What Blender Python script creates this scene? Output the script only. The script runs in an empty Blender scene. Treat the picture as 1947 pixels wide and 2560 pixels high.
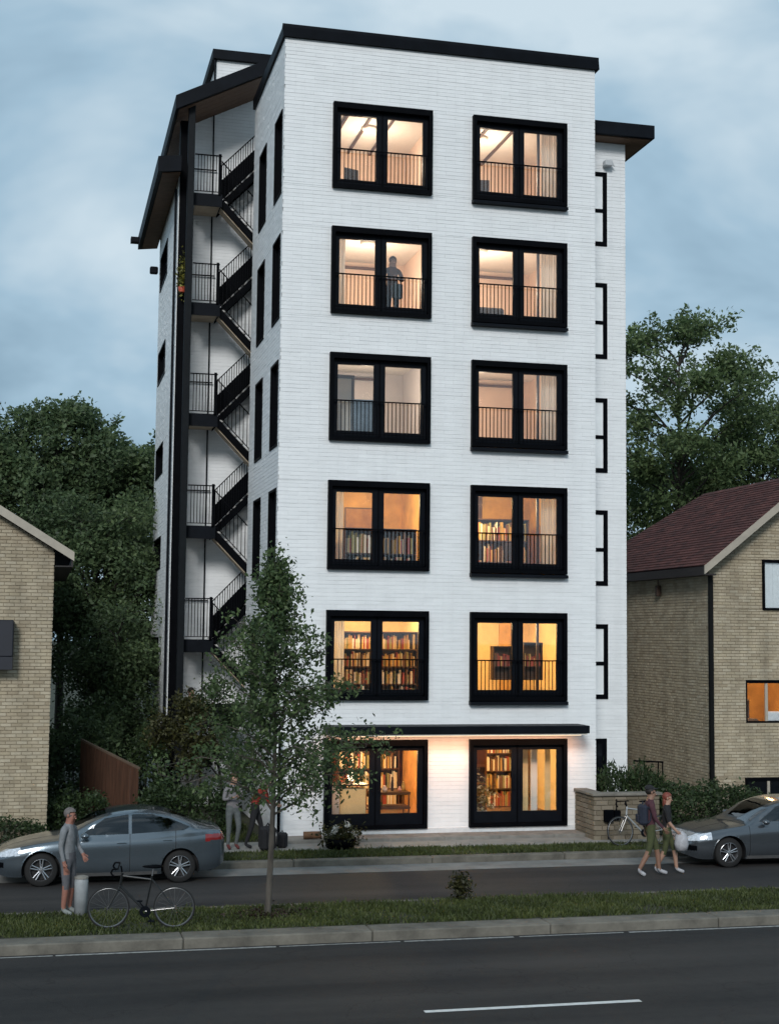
import bpy, bmesh, math, random
import numpy as np
from mathutils import Matrix, Vector, Quaternion
rad = math.radians
scene = bpy.context.scene
COL = scene.collection

# ------------------------------------------------------------------ camera
CAM = Vector((-5.304, -33.171, 4.883))
PIT, ROLL, YAW = 0.08445, 0.01029, -0.23636
F_ = Vector((-math.sin(YAW)*math.cos(PIT), math.cos(YAW)*math.cos(PIT), math.sin(PIT)))
R_ = Vector((math.cos(YAW), math.sin(YAW), 0)); U_ = R_.cross(F_)
R2 = R_*math.cos(ROLL) + U_*math.sin(ROLL); U2 = -R_*math.sin(ROLL) + U_*math.cos(ROLL)
cd = bpy.data.cameras.new("camera"); cam = bpy.data.objects.new("camera", cd); COL.objects.link(cam)
M = Matrix((R2, U2, -F_)).transposed().to_4x4(); M.translation = CAM
cam.matrix_world = M
cd.sensor_fit = 'VERTICAL'; cd.sensor_height = 36; cd.lens = 50.64; cd.clip_end = 2000
scene.camera = cam

# ------------------------------------------------------------------ world, sun, exposure
SUN_EL, SUN_AZ = rad(27), rad(-20)         # azimuth measured to the right of the facade normal
world = bpy.data.worlds.new("World"); scene.world = world; world.use_nodes = True
nt = world.node_tree; nt.nodes.clear()
def N(tree, typ, **kw):
    n = tree.nodes.new(typ)
    for k, v in kw.items(): setattr(n, k, v)
    return n
out = N(nt, 'ShaderNodeOutputWorld')
sky = N(nt, 'ShaderNodeTexSky'); sky.sky_type = 'NISHITA'; sky.sun_disc = False
sky.sun_elevation = SUN_EL; sky.sun_rotation = math.pi - SUN_AZ; sky.dust_density = 2.0
bg1 = N(nt, 'ShaderNodeBackground'); bg1.inputs[1].default_value = 0.07
nt.links.new(sky.outputs[0], bg1.inputs[0])
tc = N(nt, 'ShaderNodeTexCoord')
mp = N(nt, 'ShaderNodeMapping'); mp.inputs['Scale'].default_value = (1.0, 1.0, 2.1); mp.inputs['Location'].default_value = (0.35, 0.15, 0.3)
nt.links.new(tc.outputs['Generated'], mp.inputs[0])
nz = N(nt, 'ShaderNodeTexNoise'); nz.inputs['Scale'].default_value = 2.6; nz.inputs['Detail'].default_value = 5; nz.inputs['Roughness'].default_value = 0.52
nz.inputs['Distortion'].default_value = 0.35
nt.links.new(mp.outputs[0], nz.inputs[0])
cr = N(nt, 'ShaderNodeValToRGB')
e = cr.color_ramp.elements
e[0].position = 0.36; e[0].color = (0.235, 0.37, 0.485, 1)
e[1].position = 0.63; e[1].color = (0.65, 0.78, 0.865, 1)
m_ = e.new(0.49); m_.color = (0.385, 0.555, 0.69, 1)
nt.links.new(nz.outputs[0], cr.inputs[0])
bg2 = N(nt, 'ShaderNodeBackground'); bg2.inputs[1].default_value = 1.0
nt.links.new(cr.outputs[0], bg2.inputs[0])
mx = N(nt, 'ShaderNodeMixShader'); mx.inputs[0].default_value = 0.92
nt.links.new(bg1.outputs[0], mx.inputs[1]); nt.links.new(bg2.outputs[0], mx.inputs[2])
nt.links.new(mx.outputs[0], out.inputs[0])

sl = bpy.data.lights.new("sun", 'SUN'); so = bpy.data.objects.new("sun", sl); COL.objects.link(so)
sl.energy = 2.05; sl.angle = rad(14); sl.color = (1.0, 0.985, 0.965)
sd = Vector((math.sin(SUN_AZ)*math.cos(SUN_EL), -math.cos(SUN_AZ)*math.cos(SUN_EL), math.sin(SUN_EL)))
so.rotation_euler = (-sd).to_track_quat('-Z', 'Y').to_euler(); so.location = sd*60
vs = scene.view_settings
scene.display_settings.display_device = 'sRGB'
vs.view_transform = 'Standard'; vs.look = 'None'; vs.exposure = 0.0; vs.gamma = 1.0; vs.use_curve_mapping = False
scene.cycles.use_denoising = True
scene.cycles.max_bounces = 6; scene.cycles.transparent_max_bounces = 12
scene.cycles.sample_clamp_indirect = 6.0

# ------------------------------------------------------------------ helpers
WM = {}
def world_of(o): return WM.get(o.name, Matrix.Identity(4))
def attach(o, parent):
    """parent o under parent, o's own coordinates being world ones at build time"""
    if parent is not None:
        o.parent = parent; o.matrix_parent_inverse = world_of(parent).inverted()
    WM[o.name] = o.matrix_basis.copy()
    return o
def tag(o, label=None, cat=None, group=None, kind=None):
    if label: o['label'] = label
    if cat: o['category'] = cat
    if group: o['group'] = group
    if kind: o['kind'] = kind
    return o
def thing(name, loc, label, cat, group=None):
    o = bpy.data.objects.new(name, None); COL.objects.link(o); o.location = loc
    o.empty_display_size = 0.2
    WM[o.name] = Matrix.Translation(loc)
    return tag(o, label, cat, group)
def copy_tree(o, parent=None):
    c = o.copy(); COL.objects.link(c)
    if parent is not None: c.parent = parent
    for k in ('label', 'group'):
        if parent is None and k in c: del c[k]
    for ch in [x for x in bpy.data.objects if x.parent == o]: copy_tree(ch, c)
    return c

class MB:
    def __init__(s): s.v = []; s.f = []; s.m = []; s.sm = False
    def add(s, vs_, fs, mi=0):
        b = len(s.v); s.v += [tuple(p) for p in vs_]
        for f in fs: s.f.append(tuple(b+i for i in f)); s.m.append(mi)
        return s
    def box(s, x0, x1, y0, y1, z0, z1, mi=0, mat=None):
        P = [(x0,y0,z0),(x1,y0,z0),(x1,y1,z0),(x0,y1,z0),(x0,y0,z1),(x1,y0,z1),(x1,y1,z1),(x0,y1,z1)]
        if mat is not None: P = [mat @ Vector(p) for p in P]
        return s.add(P, [(0,3,2,1),(4,5,6,7),(0,1,5,4),(1,2,6,5),(2,3,7,6),(3,0,4,7)], mi)
    def bbox(s, x0, x1, y0, y1, z0, z1, b=0.01, mi=0):
        """box with chamfered edges"""
        bm = bmesh.new(); bmesh.ops.create_cube(bm, size=1)
        for v in bm.verts: v.co = Vector(((x0+x1)/2+v.co.x*(x1-x0), (y0+y1)/2+v.co.y*(y1-y0), (z0+z1)/2+v.co.z*(z1-z0)))
        bmesh.ops.bevel(bm, geom=bm.edges[:], offset=b, segments=1, affect='EDGES', profile=0.5)
        bm.verts.index_update()
        s.add([v.co.copy() for v in bm.verts], [[v.index for v in f.verts] for f in bm.faces], mi); bm.free()
        return s
    def quad(s, a, b, c, d, mi=0): return s.add([a,b,c,d], [(0,1,2,3)], mi)
    def tube(s, p0, p1, r0, r1=None, n=8, mi=0, caps=True):
        p0, p1 = Vector(p0), Vector(p1); r1 = r0 if r1 is None else r1
        d = (p1-p0)
        if d.length < 1e-6: return s
        d.normalize(); a = d.orthogonal().normalized(); b = d.cross(a)
        P = []
        for p, r in ((p0, r0), (p1, r1)):
            for i in range(n):
                t = 2*math.pi*i/n; P.append(p + a*math.cos(t)*r + b*math.sin(t)*r)
        fs = [(i, (i+1) % n, n+(i+1) % n, n+i) for i in range(n)]
        if caps: fs += [tuple(range(n-1, -1, -1)), tuple(range(n, 2*n))]
        return s.add(P, fs, mi)
    def path(s, pts, r, n=8, mi=0):
        for a, b in zip(pts[:-1], pts[1:]): s.tube(a, b, r, r, n, mi)
        return s
    def ell(s, c, rx, ry, rz, nu=12, nv=8, mi=0):
        P = []; fs = []
        for j in range(nv+1):
            ph = math.pi*j/nv
            for i in range(nu):
                t = 2*math.pi*i/nu
                P.append((c[0]+rx*math.sin(ph)*math.cos(t), c[1]+ry*math.sin(ph)*math.sin(t), c[2]+rz*math.cos(ph)))
        for j in range(nv):
            for i in range(nu):
                fs.append((j*nu+i, (j+1)*nu+i, (j+1)*nu+(i+1) % nu, j*nu+(i+1) % nu))
        return s.add(P, fs, mi)
    def lathe(s, c, prof, n=16, axis='Z', mi=0):
        P = []; fs = []
        for r, h in prof:
            for i in range(n):
                t = 2*math.pi*i/n
                q = (r*math.cos(t), r*math.sin(t), h) if axis == 'Z' else (r*math.cos(t), h, r*math.sin(t))
                P.append((c[0]+q[0], c[1]+q[1], c[2]+q[2]))
        for j in range(len(prof)-1):
            for i in range(n):
                f = (j*n+i, j*n+(i+1) % n, (j+1)*n+(i+1) % n, (j+1)*n+i)
                fs.append(f if axis == 'Z' else f[::-1])
        return s.add(P, fs, mi)
    def prism(s, poly, d, mi=0):
        """poly: 3-D points of one face, d: extrusion vector"""
        n = len(poly); d = Vector(d)
        P = [Vector(p) for p in poly] + [Vector(p)+d for p in poly]
        fs = [tuple(range(n-1, -1, -1)), tuple(range(n, 2*n))] + [(i, (i+1) % n, n+(i+1) % n, n+i) for i in range(n)]
        return s.add(P, fs, mi)
    def build(s, name, mats, parent=None, smooth=False, kind=None, tone=None):
        me = bpy.data.meshes.new(name); me.from_pydata([tuple(p) for p in s.v], [], s.f)
        for m in (mats if isinstance(mats, (list, tuple)) else [mats]): me.materials.append(m)
        if any(s.m): me.polygons.foreach_set('material_index', s.m)
        if smooth or s.sm: me.polygons.foreach_set('use_smooth', [True]*len(me.polygons))
        if tone is not None:
            a = me.attributes.new('tone', 'FLOAT', 'FACE'); a.data.foreach_set('value', tone)
        me.update()
        bm = bmesh.new(); bm.from_mesh(me); bmesh.ops.recalc_face_normals(bm, faces=bm.faces[:]) if tone is None and len(s.f) < 4000 else None
        bm.to_mesh(me); bm.free()
        o = bpy.data.objects.new(name, me); COL.objects.link(o)
        attach(o, parent)
        if kind: o['kind'] = kind
        return o

# ------------------------------------------------------------------ materials
def mat(name, col, rough=0.6, metal=0.0, var=0.12, scale=8.0, bump=0.0, bscale=None, coat=0.0, col2=None, spec=0.5, stretch=None):
    m = bpy.data.materials.new(name); m.use_nodes = True
    t = m.node_tree; b = t.nodes['Principled BSDF']
    b.inputs['Roughness'].default_value = rough; b.inputs['Metallic'].default_value = metal
    b.inputs['Specular IOR Level'].default_value = spec
    if coat: b.inputs['Coat Weight'].default_value = coat; b.inputs['Coat Roughness'].default_value = 0.08
    tcn = N(t, 'ShaderNodeTexCoord'); src = tcn.outputs['Object']
    if stretch:
        mpn = N(t, 'ShaderNodeMapping'); mpn.inputs['Scale'].default_value = stretch; t.links.new(src, mpn.inputs[0]); src = mpn.outputs[0]
    n1 = N(t, 'ShaderNodeTexNoise'); n1.inputs['Scale'].default_value = scale; n1.inputs['Detail'].default_value = 5; n1.inputs['Roughness'].default_value = 0.65
    t.links.new(src, n1.inputs[0])
    c2 = col2 if col2 else tuple(min(1, c*(1+var)) for c in col[:3]); c1 = col if col2 else tuple(c*(1-var) for c in col[:3])
    r = N(t, 'ShaderNodeValToRGB'); r.color_ramp.elements[0].color = (*c1[:3], 1); r.color_ramp.elements[1].color = (*c2[:3], 1)
    r.color_ramp.elements[0].position = 0.32; r.color_ramp.elements[1].position = 0.68
    t.links.new(n1.outputs[0], r.inputs[0]); t.links.new(r.outputs[0], b.inputs['Base Color'])
    if bump:
        n2 = N(t, 'ShaderNodeTexNoise'); n2.inputs['Scale'].default_value = bscale or scale*6; n2.inputs['Detail'].default_value = 4
        t.links.new(src, n2.inputs[0])
        bp = N(t, 'ShaderNodeBump'); bp.inputs['Strength'].default_value = bump; bp.inputs['Distance'].default_value = 0.02
        t.links.new(n2.outputs[0], bp.inputs['Height']); t.links.new(bp.outputs[0], b.inputs['Normal'])
    return m
def tone_mat(name, cols, rough=0.8, bump=0.25, bscale=60, nvar=0.12, nscale=2.2, stretch=None, streak=.08):
    """colour by the 'tone' of each piece (attribute on joined pieces, object random on single ones) with wear noise"""
    m = bpy.data.materials.new(name); m.use_nodes = True
    t = m.node_tree; b = t.nodes['Principled BSDF']; b.inputs['Roughness'].default_value = rough
    at = N(t, 'ShaderNodeAttribute'); at.attribute_name = 'tone'; oi = N(t, 'ShaderNodeObjectInfo')
    ad = N(t, 'ShaderNodeMath', operation='ADD'); t.links.new(at.outputs['Fac'], ad.inputs[0]); t.links.new(oi.outputs['Random'], ad.inputs[1])
    fr = N(t, 'ShaderNodeMath', operation='FRACT'); t.links.new(ad.outputs[0], fr.inputs[0])
    r = N(t, 'ShaderNodeValToRGB'); r.color_ramp.interpolation = 'LINEAR'
    el = r.color_ramp.elements
    while len(el) < len(cols): el.new(0.5)
    for i, c in enumerate(cols): el[i].position = i/(len(cols)-1); el[i].color = (*c, 1)
    t.links.new(fr.outputs[0], r.inputs[0])
    geo = N(t, 'ShaderNodeNewGeometry')
    src = geo.outputs['Position']
    if stretch:
        mpn = N(t, 'ShaderNodeMapping'); mpn.inputs['Scale'].default_value = stretch; t.links.new(src, mpn.inputs[0]); src = mpn.outputs[0]
    n1 = N(t, 'ShaderNodeTexNoise'); n1.inputs['Scale'].default_value = nscale; n1.inputs['Detail'].default_value = 7; n1.inputs['Roughness'].default_value = 0.7
    t.links.new(src, n1.inputs[0])
    mr = N(t, 'ShaderNodeMapRange'); mr.inputs['From Min'].default_value = 0.3; mr.inputs['From Max'].default_value = 0.7
    mr.inputs['To Min'].default_value = 1-nvar; mr.inputs['To Max'].default_value = 1+nvar*0.5
    t.links.new(n1.outputs[0], mr.inputs[0])
    mu = N(t, 'ShaderNodeMix', data_type='RGBA', blend_type='MULTIPLY'); mu.inputs[0].default_value = 1
    t.links.new(r.outputs[0], mu.inputs[6])
    # run-off streaks and broad weathering patches
    mps = N(t, 'ShaderNodeMapping'); mps.inputs['Scale'].default_value = (3.2, 3.2, .22); t.links.new(geo.outputs['Position'], mps.inputs[0])
    n3 = N(t, 'ShaderNodeTexNoise'); n3.inputs['Scale'].default_value = 1.0; n3.inputs['Detail'].default_value = 6; n3.inputs['Roughness'].default_value = .6; t.links.new(mps.outputs[0], n3.inputs[0])
    m3 = N(t, 'ShaderNodeMapRange'); m3.inputs['From Min'].default_value = .42; m3.inputs['From Max'].default_value = .68; m3.inputs['To Min'].default_value = 1; m3.inputs['To Max'].default_value = 1-streak; t.links.new(n3.outputs[0], m3.inputs[0])
    mm = N(t, 'ShaderNodeMath', operation='MULTIPLY'); t.links.new(mr.outputs[0], mm.inputs[0]); t.links.new(m3.outputs[0], mm.inputs[1])
    cmb = N(t, 'ShaderNodeCombineColor'); [t.links.new(mm.outputs[0], cmb.inputs[i]) for i in range(3)]
    t.links.new(cmb.outputs[0], mu.inputs[7]); t.links.new(mu.outputs[2], b.inputs['Base Color'])
    n2 = N(t, 'ShaderNodeTexNoise'); n2.inputs['Scale'].default_value = bscale; n2.inputs['Detail'].default_value = 3
    t.links.new(geo.outputs['Position'], n2.inputs[0])
    bp = N(t, 'ShaderNodeBump'); bp.inputs['Strength'].default_value = bump; bp.inputs['Distance'].default_value = 0.01
    t.links.new(n2.outputs[0], bp.inputs['Height']); t.links.new(bp.outputs[0], b.inputs['Normal'])
    return m
def leaf_mat(name, c1, c2, c3, trans=0.25):
    m = bpy.data.materials.new(name); m.use_nodes = True
    t = m.node_tree; b = t.nodes['Principled BSDF']; b.inputs['Roughness'].default_value = 0.55
    b.inputs['Specular IOR Level'].default_value = 0.35
    at = N(t, 'ShaderNodeAttribute'); at.attribute_name = 'tone'
    r = N(t, 'ShaderNodeValToRGB'); el = r.color_ramp.elements; el.new(0.5)
    for i, c in enumerate((c1, c2, c3)): el[i].position = (0, .55, 1)[i]; el[i].color = (*c, 1)
    t.links.new(at.outputs['Fac'], r.inputs[0]); t.links.new(r.outputs[0], b.inputs['Base Color'])
    tr = N(t, 'ShaderNodeBsdfTranslucent'); t.links.new(r.outputs[0], tr.inputs[0])
    ms = N(t, 'ShaderNodeMixShader'); ms.inputs[0].default_value = trans
    o = t.nodes['Material Output']
    t.links.new(b.outputs[0], ms.inputs[1]); t.links.new(tr.outputs[0], ms.inputs[2]); t.links.new(ms.outputs[0], o.inputs[0])
    return m
def glass_mat(name, tint=(0.94, 0.95, 0.95), refl=0.045):
    m = bpy.data.materials.new(name); m.use_nodes = True
    t = m.node_tree; t.nodes.remove(t.nodes['Principled BSDF']); o = t.nodes['Material Output']
    tr = N(t, 'ShaderNodeBsdfTransparent'); tr.inputs[0].default_value = (*tint, 1)
    gl = N(t, 'ShaderNodeBsdfGlossy'); gl.inputs['Roughness'].default_value = 0.02; gl.inputs[0].default_value = (.95, .97, 1, 1)
    lw = N(t, 'ShaderNodeLayerWeight'); lw.inputs[0].default_value = 0.25
    mr = N(t, 'ShaderNodeMapRange'); mr.inputs['To Min'].default_value = refl; mr.inputs['To Max'].default_value = 1.0
    t.links.new(lw.outputs['Fresnel'], mr.inputs[0])
    ms = N(t, 'ShaderNodeMixShader'); t.links.new(mr.outputs[0], ms.inputs[0])
    t.links.new(tr.outputs[0], ms.inputs[1]); t.links.new(gl.outputs[0], ms.inputs[2]); t.links.new(ms.outputs[0], o.inputs[0])
    return m
def emit_mat(name, col, st):
    m = bpy.data.materials.new(name); m.use_nodes = True
    b = m.node_tree.nodes['Principled BSDF']; b.inputs['Base Color'].default_value = (*col, 1)
    b.inputs['Emission Color'].default_value = (*col, 1); b.inputs['Emission Strength'].default_value = st
    return m

m_white = tone_mat('white_painted_brick', [(.765,.78,.785), (.79,.805,.81), (.775,.79,.795), (.805,.82,.825), (.78,.795,.80)], rough=.6, bump=.3, nvar=.07, nscale=1.3, stretch=(1,1,6), streak=.045)
m_wjoint = mat('white_joint', (.72,.735,.74), .8, var=.1)
m_tan = tone_mat('tan_brick', [(.37,.305,.21), (.45,.385,.28), (.40,.335,.23), (.465,.405,.30), (.33,.27,.185), (.43,.365,.265)], rough=.85, bump=.5, nvar=.22, streak=.22)
m_tjoint = mat('tan_joint', (.28,.235,.17), .9, var=.15)
m_black = mat('black_metal', (.0022,.0026,.0038), .5, metal=.0, var=.25, scale=3, spec=.035)
m_frame = mat('charcoal_sash', (.0045,.006,.009), .45, var=.2, scale=3, spec=.07)
m_fascia = mat('black_fascia', (.0045,.006,.009), .5, var=.3, scale=2, spec=.08)
m_wood = mat('soffit_wood', (.15,.080,.042), .7, var=.3, scale=4, col2=(.085,.044,.023), stretch=(.4,8,8))
m_glass = glass_mat('window_glass')
m_dglass = mat('dark_glass', (.005,.006,.008), .08, var=.1, spec=.35)
m_shade = mat('window_blind', (.80,.82,.82), .8, var=.08, scale=2)
m_conc = mat('concrete', (.19,.18,.16), .9, var=.3, scale=2.5, bump=.4)
m_kerb = mat('kerb_concrete', (.125,.115,.095), .9, var=.4, scale=1.8, bump=.6)
m_pave = mat('paving', (.24,.23,.21), .9, var=.2, scale=2, bump=.3)
m_soff = mat('landing_soffit', (.40,.32,.23), .8, var=.2, scale=2)
m_dark = mat('dark_interior', (.008,.008,.008), .8)
m_trim = mat('beige_trim', (.36,.32,.26), .6, var=.12, scale=3)
m_bark = mat('bark', (.080,.070,.058), .95, var=.45, scale=9, bump=.9, stretch=(1,1,.25))
m_barkd = mat('dark_bark', (.03,.026,.022), .95, var=.4, scale=7, bump=.8, stretch=(1,1,.3))
m_fence = mat('fence_wood', (.075,.034,.019), .75, var=.4, scale=3, bump=.4, stretch=(6,6,.5))
m_leafdk = leaf_mat('leaf_dark', (.038,.062,.032), (.090,.136,.060), (.175,.235,.105), .38)
m_leafrt = leaf_mat('leaf_right', (.048,.078,.034), (.115,.168,.066), (.215,.275,.125), .4)
m_leafyg = leaf_mat('leaf_young', (.032,.055,.024), (.085,.132,.052), (.180,.240,.100), .42)
m_hedge = leaf_mat('leaf_hedge', (.014,.025,.010), (.038,.064,.022), (.080,.120,.042), .3)
m_grass = leaf_mat('grass_blade', (.026,.036,.010), (.066,.086,.024), (.125,.140,.045), .3)
m_olive = leaf_mat('leaf_olive', (.020,.020,.006), (.05,.05,.014), (.10,.095,.03))

# ------------------------------------------------------------------ ground, roads
def asphalt(name, base):
    m = bpy.data.materials.new(name); m.use_nodes = True
    t = m.node_tree; b = t.nodes['Principled BSDF']; b.inputs['Roughness'].default_value = .82; b.inputs['Specular IOR Level'].default_value = .3
    g = N(t, 'ShaderNodeNewGeometry')
    n1 = N(t, 'ShaderNodeTexNoise'); n1.inputs['Scale'].default_value = .55; n1.inputs['Detail'].default_value = 6
    mpn = N(t, 'ShaderNodeMapping'); mpn.inputs['Scale'].default_value = (.22, 2.0, 1); t.links.new(g.outputs['Position'], mpn.inputs[0]); t.links.new(mpn.outputs[0], n1.inputs[0])
    n2 = N(t, 'ShaderNodeTexNoise'); n2.inputs['Scale'].default_value = 55; n2.inputs['Detail'].default_value = 3; t.links.new(g.outputs['Position'], n2.inputs[0])
    n3 = N(t, 'ShaderNodeTexVoronoi'); n3.feature = 'DISTANCE_TO_EDGE'; n3.inputs['Scale'].default_value = .42
    wp = N(t, 'ShaderNodeTexNoise'); wp.inputs['Scale'].default_value = 2.5; wp.inputs['Detail'].default_value = 5; t.links.new(g.outputs['Position'], wp.inputs[0])
    va = N(t, 'ShaderNodeMix', data_type='RGBA', blend_type='ADD'); va.inputs[0].default_value = .55
    t.links.new(g.outputs['Position'], va.inputs[6]); t.links.new(wp.outputs[1], va.inputs[7]); t.links.new(va.outputs[2], n3.inputs[0])
    nm = N(t, 'ShaderNodeTexNoise'); nm.inputs['Scale'].default_value = 5; nm.inputs['Detail'].default_value = 6; nm.inputs['Roughness'].default_value = .75; t.links.new(g.outputs['Position'], nm.inputs[0])
    mt = N(t, 'ShaderNodeMapping'); mt.inputs['Scale'].default_value = (.02, 1.1, 1); t.links.new(g.outputs['Position'], mt.inputs[0])
    ntk = N(t, 'ShaderNodeTexNoise'); ntk.inputs['Scale'].default_value = 1.0; ntk.inputs['Detail'].default_value = 3; t.links.new(mt.outputs[0], ntk.inputs[0])
    s1 = N(t, 'ShaderNodeMath', operation='ADD'); t.links.new(nm.outputs[0], s1.inputs[0]); t.links.new(ntk.outputs[0], s1.inputs[1])
    a0 = N(t, 'ShaderNodeMath', operation='MULTIPLY_ADD'); a0.inputs[1].default_value = .45; a0.inputs[2].default_value = -.45; t.links.new(s1.outputs[0], a0.inputs[0])
    a = N(t, 'ShaderNodeMath', operation='MULTIPLY_ADD'); a.inputs[1].default_value = .38; t.links.new(n2.outputs[0], a.inputs[0]); t.links.new(n1.outputs[0], a.inputs[2])
    r = N(t, 'ShaderNodeValToRGB'); r.color_ramp.elements[0].position = .42; r.color_ramp.elements[1].position = .95
    r.color_ramp.elements[0].color = (*[c*.58 for c in base], 1); r.color_ramp.elements[1].color = (base[0]*1.85, base[1]*1.68, base[2]*1.5, 1)
    a2 = N(t, 'ShaderNodeMath', operation='ADD'); t.links.new(a.outputs[0], a2.inputs[0]); t.links.new(a0.outputs[0], a2.inputs[1]); t.links.new(a2.outputs[0], r.inputs[0])
    ck = N(t, 'ShaderNodeMapRange'); ck.inputs['From Max'].default_value = .006; ck.inputs['To Min'].default_value = .55; t.links.new(n3.outputs[0], ck.inputs[0])
    mu = N(t, 'ShaderNodeMix', data_type='RGBA', blend_type='MULTIPLY'); mu.inputs[0].default_value = 1
    cb = N(t, 'ShaderNodeCombineColor'); [t.links.new(ck.outputs[0], cb.inputs[i]) for i in range(3)]
    t.links.new(r.outputs[0], mu.inputs[6]); t.links.new(cb.outputs[0], mu.inputs[7]); t.links.new(mu.outputs[2], b.inputs['Base Color'])
    bp = N(t, 'ShaderNodeBump'); bp.inputs['Strength'].default_value = .5; bp.inputs['Distance'].default_value = .008
    t.links.new(n2.outputs[0], bp.inputs['Height']); t.links.new(bp.outputs[0], b.inputs['Normal'])
    return m
m_asph = asphalt('asphalt', (.0195,.0200,.0215)); m_asph2 = asphalt('asphalt_far', (.024,.0243,.026))
m_soil = mat('soil', (.028,.026,.016), .95, var=.4, scale=1.5, col2=(.035,.042,.016), bump=.4)
m_line = mat('worn_paint', (.42,.42,.40), .8, var=.35, scale=14, col2=(.16,.16,.155))
m_dash = mat('lane_paint', (.60,.60,.58), .8, var=.15, scale=10)
def sheet(name, x0, x1, y0, y1, z, m):
    o = MB().quad((x0,y0,z),(x1,y0,z),(x1,y1,z),(x0,y1,z)).build(name, m); o['kind'] = 'structure'; return o
def solid(name, x0, x1, y0, y1, z0, z1, m, b=.012):
    o = MB().bbox(x0,x1,y0,y1,z0,z1,b).build(name, m); o['kind'] = 'structure'; return o
sheet('ground', -700, 700, -700, 700, -.05, m_soil)
sheet('road', -150, 150, -60, -10.32, .0, m_asph)
sheet('road', -150, 150, -7.72, -3.84, .0, m_asph2)
sheet('gutter', -150, 150, -3.84, -2.72, .004, mat('gutter_concrete', (.185,.182,.172), .9, var=.25, scale=1.6, bump=.3))
# kerbs: one precast stone every 3 m, the joints left open
def kerb(y0, y1, z1, m):
    b = MB()
    x = -60.0
    while x < 60:
        b.bbox(x+.006, x+2.994, y0, y1, -.04, z1+random.uniform(-.003,.003), .02); x += 3
    o = b.build('kerb', m); o['kind'] = 'structure'
random.seed(3)
kerb(-10.32, -9.82, .16, m_kerb); kerb(-7.90, -7.72, .15, m_kerb); kerb(-2.95, -2.72, .14, m_kerb)
solid('median', -60, 60, -9.82, -7.90, -.04, .155, m_soil)
solid('lawn', -60, 60, -2.72, -1.62, -.04, .135, m_soil)
solid('yard', -60, 60, -.32, 70, -.04, .17, m_soil)
solid('pavement', -60, 60, -1.62, -.32, -.04, .165, m_pave)
# terrace slabs in front of the building
b = MB()
for i in range(6): b.bbox(-.1+i*1.33+.004, -.1+(i+1)*1.33-.004, -.75, -.02, .1, .24+.002*(i % 2), .008)
b.build('terrace', m_conc)['kind'] = 'structure'
# painted markings
b = MB()
x = -40.0
while x < 40:
    l = random.uniform(1.2, 4.5); w = random.uniform(.05, .085)
    b.quad((x,-10.45-w/2,.005),(x+l,-10.45-w/2,.005),(x+l,-10.45+w/2,.005),(x,-10.45+w/2,.005)); x += l+random.uniform(.0,.12)
o = b.build('edge_line', m_line); o['kind'] = 'structure'
b = MB()
for k in range(-3, 4):
    x = -.31+9*k; b.quad((x,-14.71,.005),(x+3.0,-14.73,.005),(x+3.0,-14.61,.005),(x,-14.60,.005))
o = b.build('lane_dash', m_dash); o['kind'] = 'structure'

# ------------------------------------------------------------------ leaves / grass helpers (numpy)
def quads_mesh(name, m, P, tone, parent=None, kind=None):
    """P: (n,4,3) quads"""
    n = len(P); tone = np.resize(tone, n); me = bpy.data.meshes.new(name)
    me.vertices.add(n*4); me.vertices.foreach_set('co', P.reshape(-1).astype(np.float32))
    me.loops.add(n*4); me.loops.foreach_set('vertex_index', np.arange(n*4, dtype=np.int32))
    me.polygons.add(n); me.polygons.foreach_set('loop_start', np.arange(0, n*4, 4, dtype=np.int32))
    me.polygons.foreach_set('loop_total', np.full(n, 4, dtype=np.int32))
    me.materials.append(m)
    a = me.attributes.new('tone', 'FLOAT', 'FACE'); a.data.foreach_set('value', tone.astype(np.float32))
    me.update(calc_edges=True)
    o = bpy.data.objects.new(name, me); COL.objects.link(o); attach(o, parent)
    if kind: o['kind'] = kind
    return o
def leaf_quads(rng, C, size, up=0.35):
    n = len(C)
    nrm = rng.normal(size=(n,3)); nrm[:,2] += up*2.0; nrm /= np.linalg.norm(nrm, axis=1)[:,None]
    t = rng.normal(size=(n,3)); t -= (t*nrm).sum(1)[:,None]*nrm; t /= np.linalg.norm(t, axis=1)[:,None]
    b_ = np.cross(nrm, t); s = size*rng.uniform(.6, 1.3, n)[:,None]
    # a leaf shape: pointed kite, slightly folded
    return np.stack([C - t*s*.55, C + b_*s*.30 + nrm*s*.06, C + t*s*.6, C - b_*s*.30 + nrm*s*.06], 1)
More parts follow.
